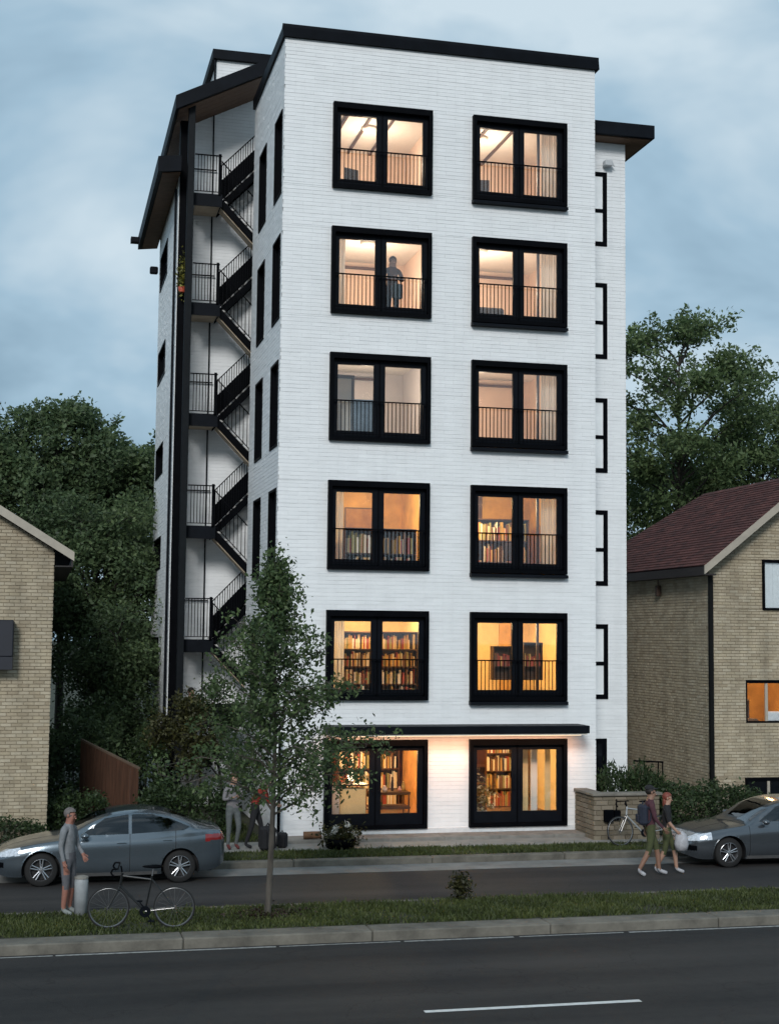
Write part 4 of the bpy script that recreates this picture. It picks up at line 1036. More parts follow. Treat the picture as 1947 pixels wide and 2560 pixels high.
# --- left house
LH = thing('brick_house', (-9.5, 4, .17), 'tan brick house with a beige gable edge at the left edge of the picture', 'house')
hb = house_bricks()
LX, LXL, LYF = -5.05, -13.5, .03
kL = .615; ZL = 6.60; LXR = -9.3; ZLR = ZL+(-4.63-LXR)*kL
rakeL = lambda x: ZL+(-4.63-x)*kL
b = MB(); b.prism([(LXL,LYF,.1),(LX,LYF,.1),(LX,LYF,rakeL(LX)-.16),(LXR,LYF,ZLR-.16),(LXL,LYF,rakeL(2*LXR-LXL)-.16)], (0,.25,0)); wf = b.build('wall', m_tjoint, LH)
def span_l(z):
    xr = -4.63-(z+.17-ZL)/kL
    return (max(LXL, 2*LXR-xr), min(LX+.03, xr))
awn = (-8.2, -5.86, 4.02, 5.10)
hb.wall(wf, (0,LYF,0), EX, FY, .1, 9.3, span_l, [awn], pick=True, seed=31)
b = MB(); b.box(LX-.25,LX,LYF+.25,9,.1,6.4); b.box(LXL,LXL+.2,LYF+.25,9,.1,6.4); b.box(LXL+.2,LX-.25,8.8,9,.1,6.4); ws = b.build('wall', m_tjoint, LH)
hb.wall(ws, (LX,0,0), (0,1,0), (1,0,0), .1, 6.4, lambda z: (LYF-.03, 4.0), [], seed=32)
hb.finish()
b = MB(); ya, yb = -.32, 9.4
b.prism([(-4.63,ya+.06,ZL-.12),(LXR,ya+.06,ZLR-.12),(2*LXR+4.63,ya+.06,ZL-.12),(2*LXR+4.63,ya+.06,ZL+.0),(LXR,ya+.06,ZLR+.0),(-4.63,ya+.06,ZL+.0)], (0,yb-ya,0)); b.build('roof', m_roof, LH)
b = MB(); b.prism([(-4.60,ya,ZL-.17),(LXR,ya,ZLR-.17),(LXR,ya,ZLR+.05),(-4.60,ya,ZL+.03)], (0,.055,0)); b.prism([(LXR,ya,ZLR-.17),(2*LXR+4.63,ya,ZL-.17),(2*LXR+4.63,ya,ZL+.05),(LXR,ya,ZLR+.05)], (0,.055,0)); b.build('rake_board', m_trim, LH)
b = MB(); b.box(-4.66,-4.62,-.25,9.4,ZL-.3,ZL-.13); b.box(LX+.035,-4.66,-.2,9.3,ZL-.3,ZL-.27); b.build('eave_fascia', mat('brown_fascia2', (.012,.009,.008), .6), LH)
b = MB(); b.bbox(awn[0],awn[1],-.42,LYF,awn[2]+.28,awn[3],.02); b.prism([(awn[0],-.42,awn[2]+.279),(awn[0],-.42,awn[2]),(awn[0],-.38,awn[2]),(awn[0],LYF,awn[2]+.279)], (awn[1]-awn[0],0,0)); b.build('window_box', mat('navy_box', (.008,.010,.018), .5), LH)

# ================================================================== STREET THINGS
# low wall by the entrance, built of blocks
LW = thing('low_wall', (8.6, -1.2, .165), 'low tan block wall beside the right end of the white block', 'wall')
lb = Bricks(.115, .30, .012, .03, tone_mat('stone_block', [(.13,.105,.07),(.21,.18,.13),(.16,.13,.09),(.24,.20,.15)], rough=.9, bump=.6))
b = MB(); b.box(7.36,8.95,-1.27,-1.05,.15,1.17); b.box(7.36,7.58,-1.05,-.06,.15,1.17); wl = b.build('core', m_tjoint, LW)
lb.wall(wl, (0,-1.27,0), EX, FY, .15, 1.15, lambda z: (7.33,8.97), [], pick=True, seed=41)
lb.wall(wl, (7.36,0,0), (0,1,0), (-1,0,0), .15, 1.15, lambda z: (-1.3,-.06), [], pick=True, seed=42)
lb.finish()
b = MB(); b.bbox(7.28,9.02,-1.36,-1.02,1.172,1.235,.01); b.bbox(7.28,7.62,-1.018,-.1,1.172,1.235,.01); b.build('coping', mat('coping_stone', (.18,.165,.14), .9, var=.3, scale=3, bump=.4), LW)
t = thing('meter_box', (7.75,-1.3,.7), 'black meter box with pipes fixed to the low block wall', 'box')
b = MB(); b.bbox(7.55,7.78,-1.42,-1.31,.58,.86,.015); b.build('housing', m_black, t); b = MB(); b.bbox(7.80,7.96,-1.40,-1.31,.62,.84,.015); b.build('housing', m_black, t); b = MB(); b.tube((7.87,-1.34,.84),(7.87,-1.34,1.1),.015); b.tube((7.66,-1.36,.58),(7.66,-1.36,.2),.018); b.build('pipe', m_black, t)
# hand rail behind the hedge
t = thing('hand_rail', (10.0,2.0,.17), 'dark metal hand rail behind the clipped hedge by the right house', 'railing')
b = MB(); b.tube((9.6,1.7,1.70),(10.42,1.7,1.66),.022); b.build('top_rail', m_black, t)
for x in (9.9,10.28,10.40): b = MB(); b.tube((x,1.7,.17),(x,1.7,1.68),.018); b.build('post', m_black, t)
# wooden fence
FN = thing('wooden_fence', (-3.6,3.0,.17), 'brown upright board fence sloping down beside the left house', 'fence')
pa, pb = Vector((-4.22,4.0,2.14)), Vector((-2.92,2.0,1.60))
nbd = 11
dv = (pb-pa); dv.z = 0; wv = dv.normalized(); nrmv = Vector((-wv.y, wv.x, 0))
for i in range(nbd):
    q0 = pa+(pb-pa)*(i/nbd); q1 = pa+(pb-pa)*((i+.94)/nbd)
    b = MB(); off = nrmv*(.006*(i % 2))
    b.prism([Vector((q0.x,q0.y,.17))+off, Vector((q1.x,q1.y,.17))+off, Vector((q1.x,q1.y,q1.z))+off, Vector((q0.x,q0.y,q0.z))+off], nrmv*.025); b.build('board', m_fence, FN)
b = MB(); b.prism([pa+Vector((0,0,0)), pb, pb+Vector((0,0,.05)), pa+Vector((0,0,.05))], nrmv*.06); b.build('cap_rail', mat('weathered_cap', (.12,.085,.06), .8), FN)
for f in (.1,.9):
    q = pa+(pb-pa)*f; b = MB(); b.box(q.x-.05,q.x+.05,q.y+.06,q.y+.16,.17,q.z-.05); b.build('post', m_fence, FN)
# round sign by the hedge
t = thing('round_sign', (-1.13,2.6,.17), 'pale round disc sign on a thin post behind the left hedge', 'sign')
b = MB(); b.tube((-1.13,2.64,.17),(-1.13,2.64,1.1),.018); b.build('post', m_conc, t)
b = MB(); b.lathe((-1.10,2.62,1.12),[(0,-.012),(.17,-.012),(.185,0),(.17,.012),(0,.012)],24,'Y'); b.build('disc', mat('pale_disc', (.42,.43,.43), .6, var=.2), t)
# black pole at the building corner
t = thing('black_pole', (.10,-.28,.165), 'thin black pole standing by the left corner of the white block', 'pole')
b = MB(); b.tube((.10,-.28,.165),(.10,-.28,2.6),.04,.035,10); b.build('shaft', m_black, t); b = MB(); b.lathe((.10,-.28,.165),[(.09,0),(.09,.03),(.05,.06)],12); b.build('base', m_black, t)
# white bin on the median
t = thing('white_bin', (-4.50,-8.12,.155), 'narrow white bin standing on the median beside the bicycle', 'bin')
b = MB(); b.lathe((-4.50,-8.12,.155),[(0,0),(.105,0),(.115,.56),(.105,.6)],14); b.build('body', mat('bin_white', (.30,.32,.33), .5), t, smooth=True); b = MB(); b.lathe((-4.50,-8.12,.755),[(.118,0),(.118,.03),(.06,.05),(0,.055)],14); b.build('lid', m_conc, t)
# planter with plants and driftwood
PL = thing('planter', (1.25,-1.55,.165), 'dark bushy plant with white flowers at the shopfront', 'plant')
rng = np.random.default_rng(12)
b = MB(); b.lathe((1.28,-1.5,.165),[(0,0),(.30,0),(.36,.22),(.32,.22)],18); b.build('pot', m_black, PL, smooth=True)
P = np.array([1.28,-1.5,.42])+rng.normal(size=(900,3))*np.array([.22,.17,.13]); P[:,2] = np.maximum(P[:,2],.2); quads_mesh('foliage', m_olive, leaf_quads(rng, P, .085), np.clip(rng.normal(.35,.25,900),0,1), PL)
for (x,z,s) in ((1.10,.55,.09),(1.16,.62,.07),(1.42,.68,.085),(1.55,.50,.05)):
    P = np.array([x,-1.66,z])+rng.normal(size=(26,3))*s*.4; quads_mesh('flower', leaf_mat('petal', (.5,.48,.42),(.65,.63,.58),(.75,.74,.7)), leaf_quads(rng, P, .07), rng.random(26), PL)
t = thing('log', (.85,-.95,.24), 'short brown log lying on the terrace behind the flower pot', 'log'); b = MB(); b.tube((.62,-.62,.33),(1.02,-.66,.34),.085,.08,12); b.build('stem', mat('log_bark', (.14,.07,.035), .8, var=.4), t)
# small plant by the far edge of the median
t = thing('small_shrub', (2.14,-7.99,.155), 'small dark round shrub on the edge of the median', 'shrub')
P = np.array([2.14,-7.99,.40])+rng.normal(size=(650,3))*np.array([.095,.095,.10]); quads_mesh('foliage', m_olive, leaf_quads(rng, P, .065), np.clip(rng.normal(.22,.2,420),0,1), t); b = MB(); b.tube((2.14,-7.99,.155),(2.14,-7.99,.5),.015,.008); b.build('stem', m_barkd, t)

# ------------------------------------------------------------------ car
def spl(xs, ys, x):
    """smooth (Catmull-Rom/Hermite) interpolation"""
    xs, ys = np.array(xs,float), np.array(ys,float); m = np.gradient(ys, xs)
    i = np.clip(np.searchsorted(xs, x)-1, 0, len(xs)-2); h = xs[i+1]-xs[i]; t = (x-xs[i])/h
    return (2*t**3-3*t**2+1)*ys[i]+(t**3-2*t**2+t)*h*m[i]+(-2*t**3+3*t**2)*ys[i+1]+(t**3-t**2)*h*m[i+1]
m_paint = mat('car_paint', (.125,.155,.18), .22, metal=.70, var=.05, scale=2, coat=1.0)
m_tyre = mat('tyre', (.010,.010,.010), .85); m_rim = mat('alloy', (.55,.56,.58), .25, metal=.9, var=.05)
m_lens = mat('lamp_lens', (.55,.60,.66), .08, var=.3, scale=25, coat=1); m_red = mat('tail_lens', (.20,.012,.012), .12, var=.2, coat=1)
m_seam = mat('seam', (.006,.006,.007), .7); m_chrome = mat('chrome', (.42,.42,.42), .25, metal=.8, var=.1)
m_cglass = glass_mat('car_glass', (.16,.18,.18), .06)
m_seat = mat('car_seat', (.035,.03,.027), .8)
def make_car():
    L = 4.42; FW, RW = .90, 3.53; RA = .365; ZW = .315
    top = ([0,.06,.18,.5,.95,1.32,1.55,1.85,2.15,2.5,2.9,3.25,3.6,3.92,4.12,4.28,4.37,4.42],[.50,.60,.68,.79,.875,.945,1.075,1.235,1.345,1.395,1.395,1.345,1.235,1.105,1.045,1.01,.96,.84])
    bel = ([0,.06,.2,.6,1.2,1.7,2.4,3.2,3.8,4.2,4.36,4.42],[.48,.57,.65,.745,.835,.875,.905,.945,.985,.985,.93,.82])
    wid = ([0,.05,.15,.35,.75,1.4,2.4,3.3,3.9,4.2,4.36,4.42],[.40,.55,.68,.785,.845,.865,.872,.870,.84,.77,.66,.56])
    bot = ([0,.2,.6,1.4,3.0,3.9,4.3,4.42],[.27,.20,.18,.175,.18,.21,.28,.36])
    seams = [1.36, 2.56, 3.44]
    xs = set(np.linspace(0, L, 221).tolist())
    for s_ in seams: xs |= {s_-.005, s_+.005}
    xs = np.array(sorted(xs)); nv = 72
    zt, zb, w, z0 = spl(*top, xs), spl(*bel, xs), spl(*wid, xs), spl(*bot, xs)
    V = np.zeros((len(xs), nv+1, 3)); vt = np.linspace(0,1,nv+1)
    for i, x in enumerate(xs):
        h = max(zt[i]-zb[i], .01); c = np.clip((h-.06)/.30, 0, 1); mz = .5*(z0[i]+zb[i])
        ys_ = [w[i]*.90, w[i]*.975, w[i], w[i]*.985, w[i]*.945, w[i]*(.80*(1-c)+.845*c), w[i]*(.55*(1-c)+.74*c), w[i]*(.28*(1-c)+.56*c), w[i]*.28, 0]
        zs_ = [z0[i], z0[i]+.13, mz+.06, zb[i]-.075, zb[i], zb[i]+h*(.55*(1-c)+.45*c), zb[i]+h*(.82*(1-c)+.86*c), zb[i]+h*(.95*(1-c)+.965*c), zb[i]+h*.99, zt[i]]
        kn = np.array([0,.10,.26,.40,.47,.58,.72,.80,.90,1.0])
        V[i,:,0] = x; V[i,:,1] = spl(kn, ys_, vt); V[i,:,2] = spl(kn, zs_, vt)
    V[:,-1,1] = 0
    # tuck the nose and tail ends in plan
    # snap to wheel arches
    for cx in (FW, RW):
        d = np.hypot(V[:,:,0]-cx, V[:,:,2]-ZW); near = (np.abs(d-RA) < .017) & (vt[None,:] < .42)
        k = np.where(near, RA/np.maximum(d,1e-6), 1.0)
        V[:,:,0] = cx+(V[:,:,0]-cx)*k; V[:,:,2] = ZW+(V[:,:,2]-ZW)*k
    win = [(1.62,.945),(2.08,1.255),(2.5,1.318),(2.95,1.318),(3.35,1.225),(3.72,1.065),(3.60,1.015),(2.6,.965)]
    jv_ = (vt > .44) & (vt < .81)
    for i in range(len(xs)):
        for j in np.nonzero(jv_)[0]:
            p_ = np.array([V[i,j,0], V[i,j,2]]); best = None
            for k in range(len(win)):
                a_, b2 = np.array(win[k]), np.array(win[(k+1) % len(win)]); d_ = b2-a_
                t_ = np.clip(((p_-a_)@d_)/(d_@d_), 0, 1); q_ = a_+d_*t_; ds = np.linalg.norm(p_-q_)
                if best is None or ds < best[0]: best = (ds, q_)
            if best[0] < .0125: V[i,j,0], V[i,j,2] = best[1]
    def inside(x, z):
        c = False; n = len(win)
        for i in range(n):
            (xa,za),(xb,zb_) = win[i], win[(i+1) % n]
            if (za > z) != (zb_ > z) and x < (xb-xa)*(z-za)/(zb_-za)+xa: c = not c
        return c
    parts = {}
    for i in range(len(xs)-1):
        for j in range(nv):
            q = V[i:i+2, j:j+2].reshape(-1,3).mean(0); x, y, z = q; v = (vt[j]+vt[j+1])/2
            if v < .42 and any(math.hypot(x-cx, z-ZW) < RA-.004 for cx in (FW, RW)): continue
            p = 'body'
            thin = any(abs(x-s_) < .0055 for s_ in seams)
            if .45 < v < .80 and inside(x, z): p = 'body' if 2.53 < x < 2.60 else 'side_window'
            elif v > .815 and 1.40 < x < 2.10: p = 'windshield'
            elif v > .815 and 3.36 < x < 3.98: p = 'rear_window'
            elif .32 < v < .62 and .06 < x < .50 and z > .545+.12*x and z < .66+.17*x: p = 'headlight'
            elif .27 < v < .50 and x > 4.02 and .80 < z < .925: p = 'tail_light'
            elif thin and .04 < v < .5 and z > .25: p = 'seam'
            elif v < .05 and .0 < x: p = 'sill_trim' if 1.3 < x < 3.1 else 'body'
            elif v < .30 and .0 < x < .20 and .36 < z < .47: p = 'grille'
            parts.setdefault(p, []).append((i, j))
    root = thing('parked_car', (0,0,0), 'x', 'car')
    M_ = {'body': m_paint, 'side_window': m_cglass, 'windshield': m_cglass, 'rear_window': m_cglass, 'headlight': m_lens, 'tail_light': m_red, 'seam': m_seam, 'sill_trim': m_chrome, 'grille': m_black}
    bod = None
    for p in sorted(parts, key=lambda q: q != 'body'):
        for side in ((1, -1),) if p in ('body','windshield','rear_window','seam','grille') else ((1,), (-1,)):
            b = MB(); idx = {}
            for s_ in side:
                for (i, j) in parts[p]:
                    ids = []
                    for (a, c) in ((i,j),(i+1,j),(i+1,j+1),(i,j+1)):
                        key = (a, c, s_ if V[a,c,1] > 1e-6 else 0)
                        if key not in idx:
                            idx[key] = len(b.v); q = V[a,c].copy()
                            if p == 'seam': q[1] -= .006
                            b.v.append((q[0], q[1]*s_, q[2]))
                        ids.append(idx[key])
                    b.f.append(tuple(ids if s_ < 0 else ids[::-1])); b.m.append(0)
            if p == 'body':
                for q in (0, len(xs)-1):     # close the ends
                    for s_ in (1,):
                        ring = []
                        for j in range(nv+1): 
                            ring.append(len(b.v)); b.v.append(tuple(V[q,j]))
                        for j in range(nv-1,-1,-1):
                            ring.append(len(b.v)); b.v.append((V[q,j,0], -V[q,j,1], V[q,j,2]))
                        b.f.append(tuple(ring)); b.m.append(0)
            o = b.build(p, M_[p], root, smooth=True)
            if p == 'body': bod = o
    b = MB()
    for y in (-.36,.36):
        b.bbox(1.95,2.35,y-.22,y+.22,.45,.60,.03); b.prism([(2.30,y-.22,.55),(2.42,y-.22,.55),(2.56,y-.20,1.10),(2.47,y-.20,1.10)], (0,.42,0)); b.bbox(2.50,2.58,y-.11,y+.11,1.12,1.27,.02)
    b.bbox(2.95,3.4,-.6,.6,.45,.62,.03); b.prism([(3.36,-.6,.6),(3.48,-.6,.6),(3.62,-.58,1.02),(3.52,-.58,1.02)], (0,1.18,0)); b.bbox(1.36,1.75,-.68,.68,.62,.90,.05)
    b.lathe((1.88,-.36,.92), [(.17,-.01),(.185,0),(.17,.01),(.158,0),(.17,-.01)], 20, 'Y')
    b.build('seats', m_seat, root, kind='stuff')
    # under body, wheel wells
    b = MB(); b.box(.25, L-.25, -.62, .62, .20, .5)
    b.build('underbody', m_seam, root)
    for cx in (FW, RW):
        for s_ in (1,-1):
            b = MB(); n = 18
            for k in range(n):
                a0, a1 = -.35+(math.pi+.7)*k/n, -.35+(math.pi+.7)*(k+1)/n
                P = [(cx+RA*1.01*math.cos(a), yy, ZW+RA*1.01*math.sin(a)) for a in (a0,a1) for yy in (s_*.845, s_*.5)]
                b.quad(P[0],P[1],P[3],P[2])
            b.build('wheel_well', m_seam, root)
            wy = s_*.80
            b = MB(); b.lathe((cx, wy-s_*.09, ZW), [(.20,-.095),(.285,-.10),(.308,-.08),(.315,-.04),(.315,.04),(.308,.08),(.285,.10),(.205,.095)], 40, 'Y'); wh_ = b.build('wheel', m_tyre, root, smooth=True)
            b = MB(); f = wy-s_*.09+s_*.085
            b.lathe((cx,f,ZW), [(.192,-.10*s_),(.212,-.02*s_),(.218,.006*s_),(.207,.012*s_),(.196,-.01*s_)], 36, 'Y')
            for k in range(5):
                for d_ in (-.16,.16):
                    a = 2*math.pi*k/5+.3; p0 = Vector((cx+.04*math.cos(a+d_*2), f-.004*s_, ZW+.04*math.sin(a+d_*2))); p1 = Vector((cx+.202*math.cos(a+d_), f, ZW+.202*math.sin(a+d_)))
                    b.tube(p0, p1, .015, .013, 6)
            b.lathe((cx,f,ZW), [(0,.016*s_),(.035,.014*s_),(.05,-.004*s_)], 16, 'Y')
            b.build('rim', m_rim, wh_)
            b = MB(); b.lathe((cx, f-s_*.07, ZW), [(0,0),(.19,0)], 24, 'Y'); b.build('brake_disc', m_seam, wh_)
    for s_ in (1,-1):
        b = MB(); b.ell((1.70, s_*.93, .955), .085, .075, .058); b.tube((1.70,s_*.86,.93),(1.70,s_*.92,.945),.02); b.build('mirror', m_paint, root, smooth=True)
        for x, z in ((2.40,.80),(3.28,.835)):
            b = MB(); b.bbox(x-.09,x+.09,s_*.868-.018,s_*.868+.018,z-.012,z+.012,.008); b.build('door_handle', m_paint, root)
    return root
car1 = make_car()
car2 = copy_tree(car1)
m_paint2 = mat('car_paint_grey', (.095,.108,.122), .2, metal=.65, var=.05, scale=2, coat=1.0)
for o in [x for x in bpy.data.objects if x.parent == car2 and x.type == 'MESH' and x.data.materials[0] == m_paint]:
    o.data = o.data.copy(); o.data.materials[0] = m_paint2
car1.location = (-6.04, -3.60, .0)
tag(car1, 'silver blue grey sedan parked along the kerb at the left', 'car', 'cars parked along the kerb')
car2.location = (8.19, -3.78, 0)
tag(car2, 'grey sedan parked at the right edge of the picture beside the two walkers', 'car', 'cars parked along the kerb')

# ------------------------------------------------------------------ bicycle
m_brim = mat('bike_rim', (.16,.165,.17), .35, metal=.7, var=.1)
def make_bike(label, m_fr, loc, rotz, lean=0, m_acc=None):
    t = thing('bicycle', (0,0,0), label, 'bicycle')
    R = .335; A = Vector((-.52,0,R)); B = Vector((.52,0,R)); BB = Vector((.06,0,.28)); ST = Vector((.16,0,.84)); HT = Vector((-.30,0,.84)); HB = Vector((-.34,0,.68))
    b = MB()
    for p, q, r in ((ST,BB,.016),(BB,HB,.019),(ST+Vector((-.02,0,-.06)),HT,.016),(HT+Vector((-.01,0,.05)),HB,.02)): b.tube(p,q,r)
    for s_ in (.05,-.05): b.tube(BB+Vector((0,s_*.5,0)), B+Vector((0,s_,0)), .009); b.tube(ST+Vector((0,s_*.3,-.06)), B+Vector((0,s_,0)), .008)
    b.build('frame', m_fr, t)
    b = MB()
    for s_ in (.05,-.05): b.tube(HB+Vector((0,s_,0)), A+Vector((0,s_,0)), .011)
    b.tube(HB+Vector((0,.06,0)), HB+Vector((0,-.06,0)), .014); b.build('fork', m_acc or m_fr, t)
    for c in (A, B):
        b = MB(); n = 40
        b.lathe(tuple(c), [(R+.014*math.cos(k)-.014, .014*math.sin(k)) for k in np.linspace(0,2*math.pi,9)], n, 'Y'); w_ = b.build('wheel', m_tyre, t, smooth=True)
        b = MB(); b.lathe(tuple(c), [(R-.03,-.011),(R-.022,-.008),(R-.022,.008),(R-.03,.011),(R-.042,0),(R-.03,-.011)], n, 'Y'); b.build('rim', m_brim, w_)
        b = MB()
        for k in range(20):
            a = 2*math.pi*k/20; b.tube(c+Vector((0,.03*(-1)**k,0)), c+Vector((math.cos(a)*(R-.035),0,math.sin(a)*(R-.035))), .0022, None, 4, caps=False)
        b.tube(c+Vector((0,-.045,0)), c+Vector((0,.045,0)), .02); b.build('spokes', m_brim, w_)
    b = MB(); b.tube(ST, ST+Vector((.02,0,.12)), .012); b.build('seat_post', m_rim, t)
    b = MB(); b.ell((.20,0,.985), .13,.065,.03); b.ell((.10,0,.985), .10,.03,.022); b.build('saddle', m_black, t, smooth=True)
    b = MB(); S_ = HT+Vector((-.015,0,.06)); b.tube(S_, S_+Vector((-.02,0,.10)), .013); S_ = S_+Vector((-.05,0,.10))
    b.tube(S_+Vector((0,-.22,0)), S_+Vector((0,.22,0)), .012)
    for s_ in (1,-1): b.path([S_+Vector((0,s_*.22,0)), S_+Vector((-.08,s_*.23,.0)), S_+Vector((-.11,s_*.23,-.06)), S_+Vector((-.06,s_*.23,-.12))], .014)
    b.build('handlebar', m_black, t)
    b = MB(); b.lathe(tuple(BB-Vector((0,.06,0))), [(.03,0),(.09,0),(.09,.006),(.03,.006)], 24, 'Y')
    b.tube(BB+Vector((0,-.07,0)), BB+Vector((.10,-.08,-.13)), .010); b.tube(BB+Vector((0,.07,0)), BB+Vector((-.10,.08,.13)), .010)
    b.box(.11,.21,-.13,-.08,.135,.155); b.box(-.09,.01,.08,.13,.40,.42); b.build('crank', m_frame, t)
    t.location = loc; t.rotation_euler = (lean, 0, rotz)
    return t
m_bk = mat('bike_black', (.010,.011,.012), .3, coat=.5); m_bw = mat('bike_white', (.26,.28,.29), .3, coat=.5)
make_bike('black road bicycle with thin wheels standing on the median in front of the left sedan', m_bk, (-3.59, -9.42, .155), rad(-7), rad(4))
make_bike('white and black bicycle leaning by the low block wall behind the two walkers', m_bw, (8.17, -2.1, .135), rad(4), rad(-8), m_bk)

# ------------------------------------------------------------------ people
m_skin = mat('skin', (.34,.20,.14), .55, var=.06); m_skin2 = mat('skin_tan', (.22,.12,.08), .55, var=.06)
def cloth(name, c): return mat('cloth_'+name, c, .9, var=.2, scale=14, bump=.3)
def person(label, loc, rotz, height, pose, mats_, hair=None, group=None, shorts=False, sleeve=True, hairlen=0):
    """one skinned body; mats_: dict top, legs, shoes, skin; local: faces -Y, feet at z=0, 1.75 tall then scaled"""
    J = {'pel':(0,0,.96),'spi':(0,.005,1.12),'che':(0,0,1.30),'nb':(0,.015,1.46),'nk':(0,.0,1.53),'hd0':(0,-.02,1.585),'hd1':(0,-.025,1.66),'hd2':(0,-.015,1.715),'nose':(0,-.115,1.635)}
    for s_, k in ((1,'L'),(-1,'R')):
        J.update({f'sh{k}':(s_*.17,.01,1.42), f'el{k}':(s_*.225,.03,1.14), f'wr{k}':(s_*.23,-.04,.90), f'hp{k}':(s_*.095,0,.90), f'kn{k}':(s_*.10,-.02,.50), f'an{k}':(s_*.10,.02,.09), f'to{k}':(s_*.115,-.15,.03)})
    J.update(pose)
    J = {k: np.array(v, float) for k, v in J.items()}
    fing = []
    for k, s_ in (('L',1),('R',-1)):
        e, w = J['el'+k], J['wr'+k]; d = (w-e)/np.linalg.norm(w-e); J['pa'+k] = w+d*.075
        side = np.array([s_*.35,-.9,0.]); side -= (side@d)*d; side /= np.linalg.norm(side); inn = np.cross(d, side)*s_
        for f, (o_, l) in enumerate(((-.032,.062),(-.011,.076),(.011,.082),(.032,.072))):
            a = J['pa'+k]+side*(-o_)*1.0+d*.012; m_ = a+d*l*.55+inn*.01; c = m_+d*l*.45+inn*.03
            for q, p in zip('abc', (a,m_,c)): J[f'f{f}{q}{k}'] = p
            fing.append((f'pa{k}', f'f{f}a{k}', f'f{f}b{k}', f'f{f}c{k}'))
        a = w+d*.03+side*.035; m_ = a+side*.02+d*.03; J[f'ta{k}'] = a; J[f'tb{k}'] = m_; J[f'tc{k}'] = m_+d*.03-side*.004+inn*.012
        fing.append((f'wr{k}', f'ta{k}', f'tb{k}', f'tc{k}'))
    E = [('pel','spi'),('spi','che'),('che','nb'),('nb','nk'),('nk','hd0'),('hd0','hd1'),('hd1','hd2'),('hd0','nose')]
    for k in 'LR': E += [('nb','sh'+k),('sh'+k,'el'+k),('el'+k,'wr'+k),('wr'+k,'pa'+k),('pel','hp'+k),('hp'+k,'kn'+k),('kn'+k,'an'+k),('an'+k,'to'+k)]
    for ch in fing: E += list(zip(ch[:-1], ch[1:]))
    names = list(J); ix = {n: i for i, n in enumerate(names)}
    me = bpy.data.meshes.new('body'); me.from_pydata([tuple(J[n]) for n in names], [(ix[a], ix[b_]) for a, b_ in E], [])
    tmp = bpy.data.objects.new('body', me); COL.objects.link(tmp)
    tmp.modifiers.new('skin', 'SKIN'); RAD = {'pel':(.155,.115),'spi':(.145,.105),'che':(.165,.115),'nb':(.075,.07),'nk':(.055,.058),'hd0':(.068,.085),'hd1':(.080,.098),'hd2':(.062,.075),'nose':(.014,.012)}
    for n, p in zip(names, me.skin_vertices[0].data):
        q = n[:2]
        r = RAD.get(n) or {'sh':(.068,.068),'el':(.046,.046),'wr':(.031,.026),'pa':(.040,.020),'hp':(.098,.105),'kn':(.064,.066),'an':(.042,.046),'to':(.042,.030)}.get(q) or (.0095,.0095)
        p.radius = r
        p.use_root = n == 'pel'
    sb = tmp.modifiers.new('sub', 'SUBSURF'); sb.levels = 1; sb.render_levels = 1
    dg = bpy.context.evaluated_depsgraph_get(); ev = tmp.evaluated_get(dg)
    m2 = bpy.data.meshes.new_from_object(ev); COL.objects.unlink(tmp); bpy.data.objects.remove(tmp)
    sc = height/1.75
    root = thing('person', (0,0,0), label, 'person', group)
    # per face clothing by nearest bone
    segs = [(a, b_, J[a], J[b_]) for a, b_ in E]
    A = np.array([s_[2] for s_ in segs]); Bv = np.array([s_[3] for s_ in segs]); D = Bv-A; DD = (D*D).sum(1)
    for m in (mats_['skin'], mats_['top'], mats_['legs'], mats_['shoes']): m2.materials.append(m)
    for p in m2.polygons:
        c = np.array(p.center); t = np.clip(((c-A)*D).sum(1)/np.maximum(DD,1e-9), 0, 1); dist = np.linalg.norm(A+D*t[:,None]-c, axis=1); i = int(dist.argmin()); a, b_ = segs[i][:2]
        mi = 0
        if a in ('pel',) and b_ == 'spi': mi = 2 if c[2] < J['pel'][2]+.02 else 1
        elif a in ('spi','che') or a == 'nb' and b_[:2] == 'sh': mi = 1
        elif a == 'nb': mi = 1 if c[2] < J['nb'][2]+.01 else 0
        elif a[:2] == 'sh': mi = 1
        elif a[:2] == 'el': mi = 1 if sleeve and t[i] < .9 else 0
        elif a == 'pel' or a[:2] == 'hp': mi = 2
        elif a[:2] == 'kn': mi = (0 if t[i] > .08 else 2) if shorts else 2
        elif a[:2] == 'an': mi = 3
        if a[:2] == 'kn' and t[i] > .93: mi = 3
        p.material_index = mi; p.use_smooth = True
    body = bpy.data.objects.new('body', m2); COL.objects.link(body); body.parent = root
    h = J['hd1']
    if hair is not None:
        b = MB(); P = []
        b.ell((h[0], h[1]+.022, h[2]+.025), .094,.108,.098, 16, 12)
        b.f = [f for f in b.f if not (np.mean([b.v[i][1] for i in f]) < h[1]-.035 and np.mean([b.v[i][2] for i in f]) < h[2]+.045)]
        b.m = [0]*len(b.f)
        if hairlen: b.ell((h[0], h[1]+.075, h[2]-.03-hairlen*.4), .075,.05,.06+hairlen*.5, 12, 8)
        o = b.build('hair', hair, None, smooth=True); o.parent = root
    for s_ in (1,-1):
        b = MB(); b.ell((h[0]+s_*.034, h[1]-.094, h[2]+.004), .013,.008,.008, 8, 6); o = b.build('eye', m_black, None, smooth=True); o.parent = root
        b = MB(); b.ell((h[0]+s_*.086, h[1]+.01, h[2]-.01), .012,.024,.032, 8, 6); o = b.build('ear', mats_['skin'], None, smooth=True); o.parent = root
    b = MB(); b.ell((h[0], h[1]-.092, h[2]-.062), .026,.010,.007, 8, 6); o = b.build('mouth', m_pot[3], None, smooth=True); o.parent = root
    root.location = loc; root.rotation_euler = (0,0,rotz); root.scale = (sc,sc,sc)
    return root
